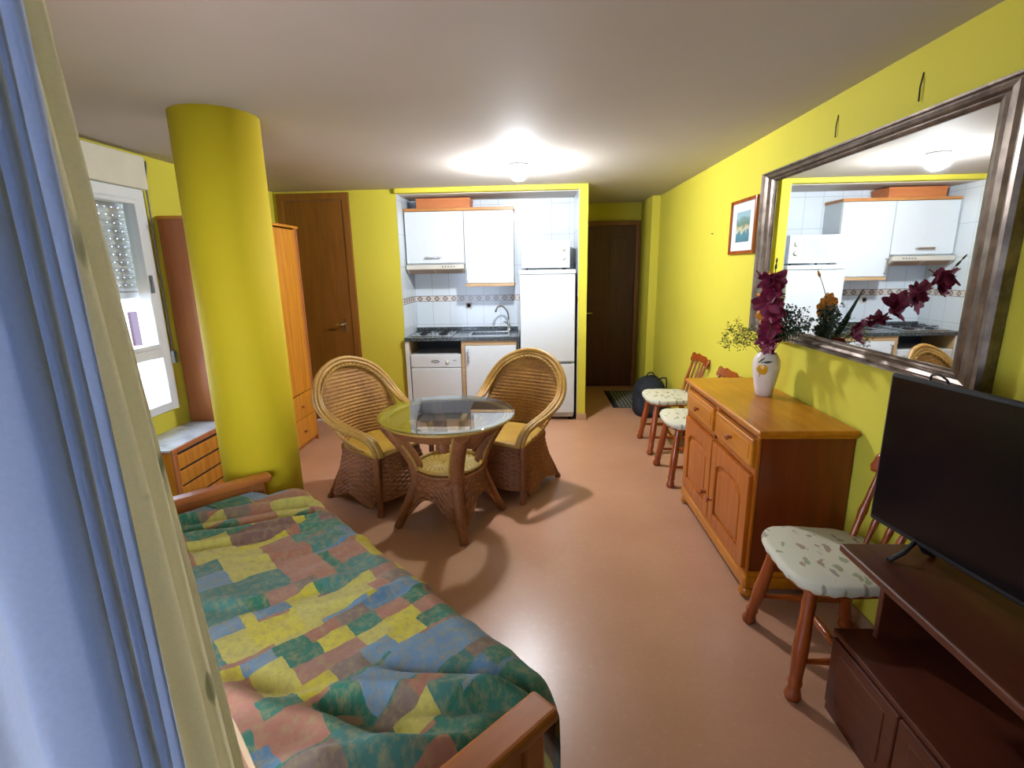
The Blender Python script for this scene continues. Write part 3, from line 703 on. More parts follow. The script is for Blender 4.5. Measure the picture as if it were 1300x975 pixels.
def make_chair(label):
    t = thing('dining_chair', label, 'chair', (0, 0, 0), 0, 'varnished wooden dining chairs along the right wall')
    b = MB(); b.prism(seat_outline(), .438, .470, None, .008); b.build('seat', M['chairwood'], t)
    def pad(a, c):
        th_ = 2 * PI * a; n_ = 3.4; c_, s_ = math.cos(th_), math.sin(th_); q = (abs(c_) ** n_ + abs(s_) ** n_) ** (-1 / n_)
        # from the gathered lower edge up and over to the middle
        if c < .35: k_ = 1.035 + .03 * math.sin(PI * c / .35); z = .455 + .040 * (c / .35)
        else: q2 = (c - .35) / .65; k_ = 1.035 * (1 - q2); z = .495 + .014 * math.sin(min(1, q2 * 1.6) * PI / 2)
        z += .0025 * noise.noise(Vector((k_ * c_ * 6, k_ * s_ * 6, 1))) + (.004 * math.sin(26 * th_) * (1 - c / .35) if c < .35 else 0)
        return (.215 * q * c_ * k_, (.213 + .018 * c_ * q) * q * s_ * k_, z)
    b = MB(); b.grid(pad, 78, 26, closeu=True); b.build('seat_cushion', M['pad'], t)['label'] = 'cream leaf-print seat cushion'
    for sx, sy in ((1, 1), (1, -1), (-1, 1), (-1, -1)):
        b = turned((sx * .145, sy * .15, .44), (sx * .205 if sx > 0 else -.225, sy * (.222 if sx > 0 else .20), 0), LEGP); b.build('leg', M['chairwood'], t)
    for sy in (1, -1):
        b = turned((.185, sy * .198, .15), (-.192, sy * .183, .15), STRP); b.build('stretcher', M['chairwood'], t)
    b = turned((0, .19, .15), (0, -.19, .15), STRP); b.build('stretcher', M['chairwood'], t)
    for i in range(5):
        y = (i - 2) * .078
        b = turned((-.17 + .01 * abs(i - 2), y * .9, .465), (-.262 + .006 * abs(i - 2), y * 1.1, .79), SPINP if 0 < i < 4 else [(0, .011), (.3, .013), (.45, .018), (.6, .013), (1, .010)]); b.build('spindle', M['chairwood'], t)
    # shaped top rail
    n_ = 20; top = []; bot = []
    for i in range(n_ + 1):
        f = i / n_ * 2 - 1; y = f * .225
        top.append((y, .868 - .035 * abs(f) ** 2 + (.012 if abs(f) > .86 else 0) - .012 * math.exp(-((abs(f) - .62) / .12) ** 2))); bot.append((y, .782 + .012 * math.cos(f * PI) - .0 * abs(f)))
    b = MB()
    def rail(a, c):
        i = a * n_; i0 = min(n_ - 1, int(i)); fr = i - i0
        ty = top[i0][0] + (top[i0 + 1][0] - top[i0][0]) * fr; tz = top[i0][1] + (top[i0 + 1][1] - top[i0][1]) * fr; bz = bot[i0][1] + (bot[i0 + 1][1] - bot[i0][1]) * fr
        f = a * 2 - 1; xc = -.272 + .022 * f * f
        ph = 2 * PI * c; zc = (tz + bz) / 2; hz = (tz - bz) / 2
        cc_, ss_ = math.cos(ph), math.sin(ph); q = (abs(cc_) ** 4 + abs(ss_) ** 4) ** (-.25)
        e = min(1, (1 - abs(f)) / .04 + .35)
        return (xc + .0105 * q * cc_ * e - .25 * (zc + hz * q * ss_ - .8), ty, zc + hz * q * ss_ * e)
    b.grid(rail, 40, 20, closev=True); b.build('top_rail', M['chairwood'], t)
    return t
c1 = make_chair('wooden spindle-back chair farthest along the right wall, beside the dark bag'); c1.location = (1.225, 4.50, 0); c1.rotation_euler = (0, 0, PI)
dup(c1, (1.225, 3.815, 0), PI, 'wooden spindle-back chair tucked just behind the sideboard')
dup(c1, (1.198, 1.88, 0), PI - .03, 'wooden chair in shade between the sideboard and the television stand')

# ------------------------------------------------------------------ sideboard (local x from its back at the wall towards -x world)
sb = thing('sideboard', 'varnished honey wood sideboard with two drawers and two arched doors, under the mirror', 'sideboard', (1.05, 2.285, 0))
L = 1.07; Dp = .445        # local y along the wall, local x from the front into depth
b = MB(); b.box(.012, Dp, 0, L, .14, .86, .004); b.build('body', M['shadedside'], sb)
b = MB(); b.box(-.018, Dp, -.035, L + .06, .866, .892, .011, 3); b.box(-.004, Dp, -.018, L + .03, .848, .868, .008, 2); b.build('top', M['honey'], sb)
b = MB(); b.box(-.016, Dp, -.02, L + .02, .052, .118, .016, 3); b.box(-.006, Dp, -.012, L + .012, .115, .145, .010, 2); b.build('plinth', M['honey'], sb)
for x, y in ((.02, .02), (.02, L - .02), (Dp - .05, .03), (Dp - .05, L - .03)):
    b = MB(); b.lathe([(.022, 0), (.036, .01), (.040, .028), (.034, .045), (.026, .054)], 16, Matrix.Translation((x, y, 0))); b.build('bun_foot', M['honey'], sb)
for ya in (-.006, L - .014):
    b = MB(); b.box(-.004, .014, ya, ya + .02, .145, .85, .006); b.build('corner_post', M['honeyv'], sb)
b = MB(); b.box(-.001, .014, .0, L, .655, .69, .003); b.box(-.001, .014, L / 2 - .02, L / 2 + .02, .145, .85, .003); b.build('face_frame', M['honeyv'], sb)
def knob(p, parent):
    T = Matrix.Translation(p) @ Matrix.Rotation(-PI / 2, 4, 'Y')
    b = MB(); b.lathe([(.014, 0), (.008, .004), (.007, .012), (.013, .017), (.0155, .024), (.012, .031), (.004, .034)], 16, T); b.build('knob', M['chairwood'], parent)
for y0, y1 in ((.02, L / 2 - .02), (L / 2 + .02, L - .02)):
    b = MB(); b.box(-.020, .012, y0, y1, .695, .832, .007, 3); b.box(-.023, -.015, y0 + .03, y1 - .03, .722, .806, .004, 2); dr = b.build('drawer', M['honey'], sb); knob((-.021, (y0 + y1) / 2, .762), dr)
for y0, y1, ky in ((.02, L / 2 - .008, L / 2 - .05), (L / 2 + .008, L - .02, L / 2 + .055)):
    T = Matrix(((0, 0, 1, 0), (1, 0, 0, 0), (0, 1, 0, 0), (0, 0, 0, 1)))     # local (x,y,z) -> (z,x,y)
    z0, z1 = .152, .648; b = MB()
    a0, a1 = y0 + .075, y1 - .075; top = z1 - .075
    # frame ring with an arched opening
    arch = [(a0 + (a1 - a0) * (1 - math.cos(PI * i / 20)) / 2, top - .085 + .075 * math.sin(PI * i / 20) ** .8) for i in range(21)]
    b.prism([(y0, z0), (a0, z0), (a0, z1), (y0, z1)], -.021, .012, T, .004); b.prism([(a1, z0), (y1, z0), (y1, z1), (a1, z1)], -.021, .012, T, .004)
    b.prism([(a0, z0), (a1, z0), (a1, z0 + .075), (a0, z0 + .075)], -.0205, .012, T, .003)
    b.prism([(a0, z1)] + arch + [(a1, z1)], -.0205, .012, T, .003)
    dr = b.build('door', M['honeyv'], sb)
    pa = [(a0 + .018 + (a1 - a0 - .036) * (1 - math.cos(PI * i / 20)) / 2, top - .105 + .072 * math.sin(PI * i / 20) ** .8) for i in range(21)]
    b = MB(); b.prism([(a0 + .018, z0 + .09)] + pa + [(a1 - .018, z0 + .09)], -.017, .0, T, .010); b.box(-.006, .01, a0 - .01, a1 + .01, z0 + .06, top); b.build('arched_panel', M['honeyv'], dr)
    knob((-.021, ky, .30), dr)
# vase with painted lemon
vz = .892; VX, VY = 1.345, 2.93
vs = thing('vase', 'cream ceramic vase painted with a lemon, standing on the sideboard', 'vase', (VX, VY, vz))
b = MB(); b.lathe([(.040, 0), (.047, .004), (.054, .05), (.068, .12), (.075, .17), (.073, .205), (.062, .235), (.048, .252), (.046, .258), (.040, .256), (.040, .20)], 40, cap=False); b.poly([(.045 * math.cos(2 * PI * i / 24), .045 * math.sin(2 * PI * i / 24), .002) for i in range(24)])
b.build('body', M['ceramic'], vs)
def on_vase(ang, z, out=.002):
    P = [(.047, .004), (.054, .05), (.068, .12), (.075, .17), (.073, .205), (.062, .235)]
    r = P[-1][0]
    for (ra, za), (rb, zb) in zip(P, P[1:]):
        if za <= z <= zb: r = ra + (rb - ra) * (z - za) / (zb - za)
    return Vector(((r + out) * math.cos(ang), (r + out) * math.sin(ang), z))
va = math.atan2(-VY, -VX) - .28
b = MB(); b.grid(lambda a, c: on_vase(va + c * .42 * math.cos(2 * PI * a), .165 + c * .030 * math.sin(2 * PI * a) * (1 + .25 * math.cos(2 * PI * a)), .0015 + .001 * (1 - c)), 28, 6, closeu=True); b.build('painted_lemon', M['lemon'], vs, recalc=True)
b = MB()
for a0, z0, a1, z1, w in ((-.35, .20, .18, .235, .008), (.0, .205, .75, .212, .007), (-.1, .20, .1, .208, .004), (-.12, .14, -.22, .115, .006)):
    def lf(a, c, a0=a0, z0=z0, a1=a1, z1=z1, w=w): return on_vase(va + a0 + (a1 - a0) * a, z0 + (z1 - z0) * a + (c * 2 - 1) * w * math.sin(PI * min(.97, a + .03)), .0024)
    b.grid(lf, 10, 3)
b.build('painted_leaves', M['lemonleaf'], vs)

# flowers in the vase: each spray its own thing
VT = Vector((VX, VY, vz + .20))
def stem_tube(b, P, r0=.0035, r1=.0018):
    pts = catmull(P, 6); n_ = len(pts); b.tube(pts, [r0 + (r1 - r0) * i / (n_ - 1) for i in range(n_)], 6); return pts
def petal(b, o, d, up, ln, w, curl=.3):
    d = d.normalized(); s = d.cross(up)
    if s.length < 1e-4: s = d.orthogonal()
    s.normalize(); n_ = s.cross(d)
    b.grid(lambda a, c: o + d * ln * a + s * w * (c * 2 - 1) * math.sin(PI * (a * .86 + .1)) ** .8 + n_ * (curl * ln * a * a - .25 * w * (c * 2 - 1) ** 2), 5, 4)
def rvec(): return Vector((random.uniform(-1, 1), random.uniform(-1, 1), random.uniform(-1, 1))).normalized()
def blossom(b, o, d, size, n=6):
    d = d.normalized(); s = d.orthogonal().normalized(); q = d.cross(s)
    for i in range(n):
        an = 2 * PI * i / n + random.uniform(-.25, .25); pd = (s * math.cos(an) + q * math.sin(an)) * .85 + d * random.uniform(.35, .8)
        petal(b, o, pd, d, size * random.uniform(.8, 1.15), size * .36, random.uniform(-.35, .2))
def spray(name, label, cat_label, P, mpetal, pos, size, n=6, buds=()):
    t = thing(name, label, cat_label, tuple(VT)); Mi = -VT
    b = MB(); pts = [p for p in stem_tube(b, [Vector(p) + Mi for p in P])]; st = b.build('stem', M['stem'], t)
    for f in pos:
        p = pts[int(f * (len(pts) - 1))]; d = (pts[min(len(pts) - 1, int(f * (len(pts) - 1)) + 1)] - pts[max(0, int(f * (len(pts) - 1)) - 1)]).normalized()
        o = p + rvec() * size * .35; b = MB(); blossom(b, o, (rvec() * .9 + d * .3 + Vector((-.3, -.3, .2))), size * random.uniform(.85, 1.1), n); b.build('blossom', mpetal, t, recalc=False)
    for f, sz in buds:
        p = pts[int(f * (len(pts) - 1))]; b = MB(); dd = (pts[-1] - pts[-3]).normalized()
        b.tube([p - dd * sz, p - dd * sz * .4, p + dd * sz * .4, p + dd * sz], [.002, sz * .32, sz * .26, .001], 8); b.build('bud', M['stem'] if sz < .02 else mpetal, t)
    return t
spray('gladiolus_spray', 'tall dark magenta flower spray leaning forward out of the vase', 'flower', [VT, (1.315, 2.85, 1.19), (1.225, 2.67, 1.35), (1.15, 2.51, 1.48), (1.105, 2.41, 1.585), (1.08, 2.35, 1.67)], M['magenta'], [.22, .27, .32, .36, .41, .45, .50, .54, .59, .63, .68, .72, .77, .81, .85], .066, 8, ((.93, .018), (.99, .014)))
spray('lily_spray', 'orange lily spray on the wall side of the vase, seen best in the mirror', 'flower', [VT, (1.34, 2.93, 1.22), (1.322, 2.925, 1.33), (1.325, 2.95, 1.46), (1.352, 3.01, 1.60)], M['orangepetal'], [.40, .52, .60, .68, .74], .062, 6, ((.97, .024),))
# strap leaves
lt = thing('strap_leaves', 'dark green sword-shaped leaves standing among the flowers', 'leaves', tuple(VT))
for (x, y, z, w) in ((1.29, 2.68, 1.52, .018), (1.36, 2.80, 1.42, .016), (1.27, 2.78, 1.38, .015)):
    b = MB(); A = Vector((VX, VY, vz + .2)) - VT; Bp = Vector((x, y, z)) - VT; sd = Vector((.3, 1, 0)).normalized()
    b.grid(lambda a, c, A=A, Bp=Bp, w=w: A.lerp(Bp, a) + sd * w * (c * 2 - 1) * (1 - a ** 3) + Vector((-.02 * math.sin(PI * a), 0, .02 * math.sin(PI * a))), 12, 4); b.build('leaf', M['leaf'], lt, recalc=False)
def airy(name, label, dirs, m, nb, r, dot):
    t = thing(name, label, 'sprig', tuple(VT))
    bs = MB(); dots = MB()
    for D_ in dirs:
        D_ = Vector(D_); pts = stem_tube(bs, [Vector((0, 0, 0)), D_ * .35 + Vector((0, 0, .05)), D_ * .7 + Vector((0, 0, .03)), D_], .002, .0009)
        for j in range(nb):
            f = random.uniform(.4, 1); p = pts[int(f * (len(pts) - 1))]; q = p + rvec() * r * random.uniform(.3, 1); bs.tube([p, q], [.0011, .0006], 4)
            for kk in range(4):
                e = q + rvec() * r * .35; bs.tube([q, e], .0005, 4); T = Matrix.Translation(e); tmp = bmesh.new(); bmesh.ops.create_icosphere(tmp, subdivisions=1, radius=dot * random.uniform(.6, 1.2), matrix=T); dots.merge(tmp)
    s = bs.build('twigs', m, t); o = dots.build('tiny_buds', m, t); o['kind'] = 'stuff'
    return t
airy('dry_sprig', 'airy dry olive sprig arching out of the vase towards the chairs', [(-.20, -.05, .16), (-.25, .02, .19), (-.17, .02, .21), (-.27, -.02, .12)], M['drysprig'], 18, .055, .0042)
airy('fern_sprig', 'dark green feathery sprig beside the magenta flowers', [(.06, -.22, .30), (.09, -.18, .25), (.05, -.14, .33), (.0, -.1, .30), (.08, -.30, .27), (.04, -.08, .2)], M['leaf'], 30, .05, .0055)

# ------------------------------------------------------------------ mirror
mi = thing('wall_mirror', 'large wall mirror in a broad antique silver frame above the sideboard', 'mirror', (XR, 0, 0))
Y0, Y1, Z0, Z1 = 1.665, 3.475, 1.205, 2.20
def rim(a, c):    # frame profile swept round the rectangle; c: from the outer back edge over the moulding to the inner edge
    PR = [(0, -.002), (0, -.040), (.006, -.052), (.016, -.050), (.024, -.042), (.034, -.046), (.050, -.040), (.060, -.028), (.068, -.030), (.076, -.026), (.085, -.018), (.085, -.006)]
    i = round(c * (len(PR) - 1)); w, x = PR[i]
    cr = [(Y0, Z0), (Y1, Z0), (Y1, Z1), (Y0, Z1)]; sg = [(1, 1), (-1, 1), (-1, -1), (1, -1)]
    j = round(a * 4) % 4
    return (x, cr[j][0] + sg[j][0] * w * (1.8 if j in (0, 3) else 1.65), cr[j][1] + sg[j][1] * w * .76)
b = MB(); b.grid(rim, 4, 11, closeu=True, smooth=False); b.build('frame', M['frame'], mi)
b = MB(); b.box(-.014, -.004, Y0 + .13, Y1 - .13, Z0 + .058, Z1 - .058); b.build('mirror_glass', M['mirror'], mi)
for y in (2.21, 2.765):
    b = MB(); b.tube([(-.006, y, 2.25), (-.008, y + .001, 2.30), (-.001, y + .002, 2.352)], .0028, 6); b.build('hanging_wire', M['matblack'], mi)

# framed picture
pc = thing('framed_picture', 'small framed watercolour of a harbour village on the right wall beside the mirror', 'picture', (XR, 3.81, 1.905))
hw, hh = .225, .19
b = MB()
for a0, a1, z0, z1 in ((-hw, hw, hh - .025, hh), (-hw, hw, -hh, -hh + .025), (-hw, -hw + .025, -hh + .0251, hh - .0251), (hw - .025, hw, -hh + .0251, hh - .0251)): b.box(-.022, -.002, a0, a1, z0, z1, .004)
b.build('frame', M['chairwood'], pc)
b = MB(); b.box(-.010, -.003, -hw + .02, hw - .02, -hh + .02, hh - .02); b.build('mount', mat('white_card', '#dfe2e2', .6, 0, .02), pc)
k = NT('harbour_watercolour'); vec = k.coord('Object'); sp = k.n('ShaderNodeSeparateXYZ'); k.l(vec, sp.inputs[0]); n = k.noise(vec, 22, 5)
ad = k.n('ShaderNodeMath', operation='MULTIPLY_ADD'); k.l(n.outputs['Fac'], ad.inputs[0]); ad.inputs[1].default_value = .10; k.l(sp.outputs['Z'], ad.inputs[2])
mr = k.n('ShaderNodeMapRange'); mr.inputs['From Min'].default_value = -.05; mr.inputs['From Max'].default_value = .16; k.l(ad.outputs[0], mr.inputs['Value'])
c = k.ramp(mr.outputs['Result'], [(.0, lin('#3b6f80')), (.28, lin('#4f8390')), (.33, lin('#c9c4a4')), (.45, lin('#b3a785')), (.52, lin('#57745a')), (.72, lin('#6f8c8a')), (.8, lin('#8fb0bd'))])
k.l(c, k.p.inputs['Base Color']); k.p.inputs['Roughness'].default_value = .5
b = MB(); b.box(-.012, -.0101, -.115, .115, -.105, .105); b.build('painting', k.m, pc)
b = MB(); b.tube([(XR, 4.445, 1.895), (XR - .018, 4.445, 1.897)], .004, 8); tag(b.build('nail', M['matblack']), 'bare nail in the yellow right wall, past the picture', 'nail')

# ------------------------------------------------------------------ television and its stand
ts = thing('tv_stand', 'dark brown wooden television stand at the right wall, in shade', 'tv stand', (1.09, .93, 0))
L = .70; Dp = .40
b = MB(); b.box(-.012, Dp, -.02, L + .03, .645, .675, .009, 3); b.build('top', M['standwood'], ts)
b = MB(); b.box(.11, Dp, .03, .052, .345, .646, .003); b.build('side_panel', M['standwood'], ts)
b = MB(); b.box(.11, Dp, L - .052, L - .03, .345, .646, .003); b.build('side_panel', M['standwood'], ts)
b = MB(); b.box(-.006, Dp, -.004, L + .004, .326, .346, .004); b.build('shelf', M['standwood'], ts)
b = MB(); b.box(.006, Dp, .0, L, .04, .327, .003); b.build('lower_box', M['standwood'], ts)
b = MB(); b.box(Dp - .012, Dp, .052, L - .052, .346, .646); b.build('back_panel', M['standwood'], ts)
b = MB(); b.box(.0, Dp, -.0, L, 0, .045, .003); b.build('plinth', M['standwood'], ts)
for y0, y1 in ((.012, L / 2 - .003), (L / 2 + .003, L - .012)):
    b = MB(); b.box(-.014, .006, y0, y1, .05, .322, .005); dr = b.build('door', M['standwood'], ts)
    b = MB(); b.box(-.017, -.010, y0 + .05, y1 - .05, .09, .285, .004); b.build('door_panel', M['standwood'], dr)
ta = math.atan2(-.955, .155)
tv = thing('television', 'large black flat-screen television on the dark wooden stand', 'television', (1.30, 1.26, .675))
f = Vector((.155, -.955, 0)).normalized(); px = Vector((-f.y, f.x, 0))     # f: from far end to near end; screen faces -px side
TT = Matrix(((f.x, px.x, 0, 0), (f.y, px.y, 0, 0), (0, 0, 1, 0), (0, 0, 0, 1)))
b = MB(TT); b.box(-.487, .487, -.0, .028, .058, .602, .010, 3); b.box(-.30, .30, .026, .055, .10, .42, .012, 2); b.build('case', M['matblack'], tv)
b = MB(TT); b.box(-.474, .474, -.003, .001, .078, .590, .001); b.build('screen', M['black'], tv)
for s in (-.30, .30):
    b = MB(TT); b.tube([(s, .012, .075), (s, -.03, .03), (s, -.085, .006)], .008, 8); b.tube([(s, .012, .075), (s, .04, .03), (s, .085, .006)], .008, 8); b.build('foot', M['matblack'], tv)
b = MB(TT); b.tube(catmull([(-.36, .02, .60), (-.355, .015, .617), (-.33, .012, .625), (-.305, .015, .615), (-.30, .02, .60)], 6), .0035, 6); b.build('cable_loop', M['matblack'], tv)

# ------------------------------------------------------------------ kitchen
KF = 5.34   # front plane of the base units
def upright_handle(x, y, z0, z1, parent, horizontal=False):
    b = MB()
    if horizontal: b.tube([(x, y, z0), (x, y - .03, z0), (x + (z1), y - .03, z0), (x + z1, y, z0)], .006, 8); b.box(x - .005, x + z1 + .005, y - .036, y - .024, z0 - .008, z0 + .008, .003)
    else: b.tube([(x, y, z0), (x, y - .03, z0), (x, y - .03, z1), (x, y, z1)], .006, 8); b.box(x - .008, x + .008, y - .036, y - .024, z0 - .005, z1 + .005, .003)
    b.build('handle', M['steel'], parent)
wt = thing('worktop', 'dark speckled granite worktop with upstand, in the kitchen niche', 'worktop', (0, 0, 0))
b = MB(); SX0, SX1, SY0, SY1 = -.72, -.29, 5.47, 5.80
for x0, x1, y0, y1 in ((NX0 + .005, SX0, KF - .02, YB - .001), (SX1, -.195, KF - .02, YB - .001), (SX0, SX1, KF - .02, SY0), (SX0, SX1, SY1, YB - .001)): b.box(x0, x1, y0, y1, .892, .93)
b.build('slab', M['granite'], wt)
b = MB(); b.box(NX0 + .005, -.195, YB - .02, YB - .001, .93, .972, .003); b.build('upstand', M['granite'], wt)
b = MB(); b.box(-.192, -.165, KF - .02, YB - .001, .0, .93, .002); b.build('end_panel', M['granite'], wt)
hob = thing('gas_hob', 'small steel hob with pan supports set in the granite worktop', 'hob', (-1.13, 5.63, .93))
b = MB(); b.box(-.23, .23, -.22, .22, 0, .008, .003); b.build('plate', M['steel'], hob)
for x, y, r in ((-.11, .09, .05), (.11, .09, .04), (-.11, -.09, .04), (.11, -.09, .05)):
    b = MB(); b.lathe([(r, .008), (r, .016), (r * .7, .022), (r * .2, .023)], 20, Matrix.Translation((x, y, 0))); b.tube([(x - .09, y, .008), (x - .085, y, .035), (x + .085, y, .035), (x + .09, y, .008)], .004, 6); b.tube([(x, y - .09, .008), (x, y - .085, .035), (x, y + .085, .035), (x, y + .09, .008)], .004, 6); b.build('burner', M['matblack'], hob)
sk = thing('sink', 'stainless steel sink sunk in the worktop under the tap', 'sink', (0, 0, 0))
b = MB()
for z0, z1, e in ((.929, .934, .012),):
    b.box(SX0 - e, SX1 + e, SY0 - e, SY0 + .012, z0, z1, .002); b.box(SX0 - e, SX1 + e, SY1 - .012, SY1 + e, z0, z1, .002); b.box(SX0 - e, SX0 + .012, SY0 + .012, SY1 - .012, z0, z1, .002); b.box(SX1 - .012, SX1 + e, SY0 + .012, SY1 - .012, z0, z1, .002)
b.build('rim', M['steel'], sk)
b = MB(); x0, x1, y0, y1 = SX0 + .006, SX1 - .006, SY0 + .006, SY1 - .006
b.box(x0, x1, y0, y1, .775, .785); b.box(x0, x0 + .008, y0, y1, .78, .93); b.box(x1 - .008, x1, y0, y1, .78, .93); b.box(x0, x1, y0, y0 + .008, .78, .93); b.box(x0, x1, y1 - .008, y1, .78, .93); b.build('bowl', M['steel'], sk)
fc = thing('tap', 'chrome swan-neck tap behind the sink', 'tap', (-.30, 5.845, .93))
b = MB(); b.lathe([(.026, 0), (.026, .012), (.018, .02), (.017, .075), (.012, .085)], 20); b.build('base', M['chrome'], fc)
b = MB(); b.tube(catmull([(0, 0, .06), (-.003, 0, .16), (-.02, -.02, .235), (-.065, -.05, .285), (-.115, -.085, .285), (-.14, -.10, .25)], 8), .0095, 10); b.lathe([(.013, 0), (.013, .03)], 14, Matrix.Translation((-.141, -.101, .228))); b.build('spout', M['chrome'], fc)
b = MB(); b.tube([(0, 0, .07), (-.03, -.02, .10), (-.07, -.05, .115)], [.009, .007, .005], 8); b.build('lever', M['chrome'], fc)
# base units
dw = thing('dishwasher', 'white dishwasher under the left end of the worktop', 'dishwasher', (-1.355, KF, 0))
b = MB(); b.box(0, .555, .02, .55, .08, .742, .004); b.build('body', M['enamel'], dw)
b = MB(); b.box(.002, .553, -.012, .02, .60, .745, .008, 2); pn = b.build('control_panel', M['enamel'], dw)
b = MB(); b.lathe([(.022, 0), (.020, .012), (.0, .014)], 20, Matrix.Translation((.405, -.012, .660)) @ Matrix.Rotation(PI / 2, 4, 'X')); b.build('dial', M['hoodwhite'], pn)
b = MB(); b.prism([(.272 + .045 * math.cos(2 * PI * i / 28), .668 + .016 * math.sin(2 * PI * i / 28)) for i in range(28)], .0, .003, Matrix(((1, 0, 0, 0), (0, 0, -1, -.012), (0, 1, 0, 0), (0, 0, 0, 1)))); bd = b.build('badge', M['greyplastic'], pn)
b = MB(); b.box(.244, .300, -.0165, -.0145, .664, .672); b.build('badge_lettering', M['white'], bd)
b = MB(); b.box(.47, .482, -.015, -.011, .675, .685); b.box(.49, .502, -.015, -.011, .675, .685); b.build('indicator', M['greyplastic'], pn)
b = MB(); b.box(.002, .553, -.012, .02, .09, .595, .008, 2); b.build('door', M['enamel'], dw)
b = MB(); b.box(.01, .545, .05, .52, 0, .09); b.build('kick_plate', M['greyplastic'], dw)
bc = thing('base_cabinet', 'white kitchen base cabinet with one door under the sink', 'cabinet', (0, KF, 0))
for q_ in ((-.795, -.755, .0, .56, .0, .889), (-.20, -.194, .0, .56, 0, .889), (-1.405, -1.36, .0, .56, 0, .889)):
    b = MB(); b.box(*q_, .002); b.build('side_panel', M['palewood'], bc)
b = MB(); b.box(-.754, -.201, .0, .02, .84, .889, .002); b.build('top_rail', M['palewood'], bc)
b = MB(); b.box(-.754, -.201, .02, .54, .08, .10); b.build('bottom_panel', M['palewood'], bc)
b = MB(); b.box(-1.4055, -1.362, -.004, .0, 0, .889, .001); b.build('filler_strip', M['white'], bc)
b = MB(); b.box(-.75, -.205, -.02, -.002, .11, .838, .004); d = b.build('door', M['white'], bc); upright_handle(-.715, -.02, .66, .80, d)
b = MB(); b.box(-.755, -.20, .05, .07, 0, .10); b.build('plinth', M['hoodwhite'], bc)
b = MB(); b.box(-1.36, -.795, .45, .47, .745, .89); b.build('recess_back', M['dark'], bc)
# wall units
UF = 5.62
wc = thing('wall_cabinet', 'white wall cabinet with a lift-up flap above the cooker hood', 'cabinet', (0, UF, 0))
b = MB(); b.box(-1.395, -.757, .002, YB - UF, 1.70, 2.25, .002); b.build('body', M['white'], wc)
b = MB(); b.box(-1.393, -.760, -.018, 0, 1.712, 2.247, .003); d = b.build('flap_door', M['white'], wc); upright_handle(-1.18, -.018, 1.772, .17, d, True)
wc2 = thing('wall_cabinet', 'tall white wall cabinet with a side-hung door, between the hood and the fridge', 'cabinet', (0, UF, 0))
b = MB(); b.box(-.755, -.222, .002, YB - UF, 1.486, 2.25, .002); b.build('body', M['white'], wc2)
b = MB(); b.box(-.752, -.225, -.018, 0, 1.490, 2.247, .003); d = b.build('door', M['white'], wc2); upright_handle(-.722, -.018, 1.52, 1.67, d)
b = MB(); b.box(-.757, -.218, -.015, YB - UF, 1.452, 1.486, .003); b.build('base_board', M['palewood'], wc2)
b = MB(); b.box(-1.40, -.215, UF - .022, YB, 2.251, 2.282, .004); tag(b.build('cornice_board', M['cabinetwood']), 'brown wooden board lying along the top of both wall cabinets', 'shelf board')
cb = thing('storage_box', 'flat orange-brown box lying on top of the wall cabinets', 'box', (-.975, 5.78, 2.282))
b = MB(); b.box(-.29, .29, -.14, .14, 0, .085, .004); b.build('box_body', M['boxwood'], cb)
b = MB(); b.box(-.295, .295, -.145, .145, .078, .106, .005); b.build('lid', M['boxwood'], cb)
hd = thing('cooker_hood', 'slim off-white cooker hood under the flap cabinet, with slotted filters', 'cooker hood', (0, 0, 0))
T = Matrix(((0, 0, 1, 0), (1, 0, 0, 0), (0, 1, 0, 0), (0, 0, 0, 1)))   # (y,z) outline extruded along x
b = MB(); b.prism([(UF - .06, 1.648), (UF - .06, 1.695), (YB, 1.695), (YB, 1.60), (UF + .02, 1.60)], -1.395, -.762, T, .004); b.build('body', M['hoodwhite'], hd)
b = MB()
for xa, xb in ((-1.36, -1.10), (-1.07, -.80)):
    for i in range(16):
        x = xa + (xb - xa) * i / 15; b.box(x - .004, x + .004, .0, .085, -.002, .003, 0, 2, Matrix.Translation((0, UF - .055, 1.643)) @ Matrix.Rotation(-.56, 4, 'X'))
b.build('filter_slots', mat('brown_grease_filter', '#9c7f66', .6), hd)
b = MB()
for i in range(5): b.box(-1.0 + i * .03, -.985 + i * .03, UF - .064, UF - .058, 1.664, 1.678, .001)
b.build('switch', M['greyplastic'], hd)
# fridge and microwave
fr = thing('fridge_freezer', 'white two-door fridge freezer at the right end of the kitchen niche', 'fridge', (-.152, KF, 0))
W = .575
b = MB(); b.box(0, W, .02, .58, .04, 1.61, .006); b.build('body', M['enamel'], fr)
b = MB(); b.box(0, W, -.04, .018, .655, 1.572, .012, 3); b.build('door', M['enamel'], fr)['label'] = 'upper fridge door'
b = MB(); b.box(0, W, -.04, .018, .085, .640, .012, 3); dd = b.build('door', M['enamel'], fr); dd['label'] = 'lower freezer door'
b = MB(); b.box(.33, W - .03, -.044, -.02, .641, .654, .002); b.build('handle', M['greyplastic'], dd)
b = MB(); b.box(-.004, W + .004, -.035, .58, 1.577, 1.622, .008, 2); b.build('top_lid', M['enamel'], fr)
b = MB(); b.box(.01, W - .01, .0, .03, .035, .08); b.build('kick_plate', M['enamel'], fr)
for x in (.04, W - .04):
    b = MB(); b.lathe([(.018, 0), (.018, .04)], 12, Matrix.Translation((x, .04, 0))); b.build('foot', M['matblack'], fr)
mw = thing('microwave', 'white microwave oven on top of the fridge', 'microwave', (-.128, 5.42, 1.622))
W = .50; HM = .30
b = MB(); b.box(0, W, .02, .36, .015, HM, .006); b.build('body', M['enamel'], mw)
b = MB(); b.box(.0, .355, -.005, .019, .018, HM - .003, .005); d = b.build('door', M['enamel'], mw)
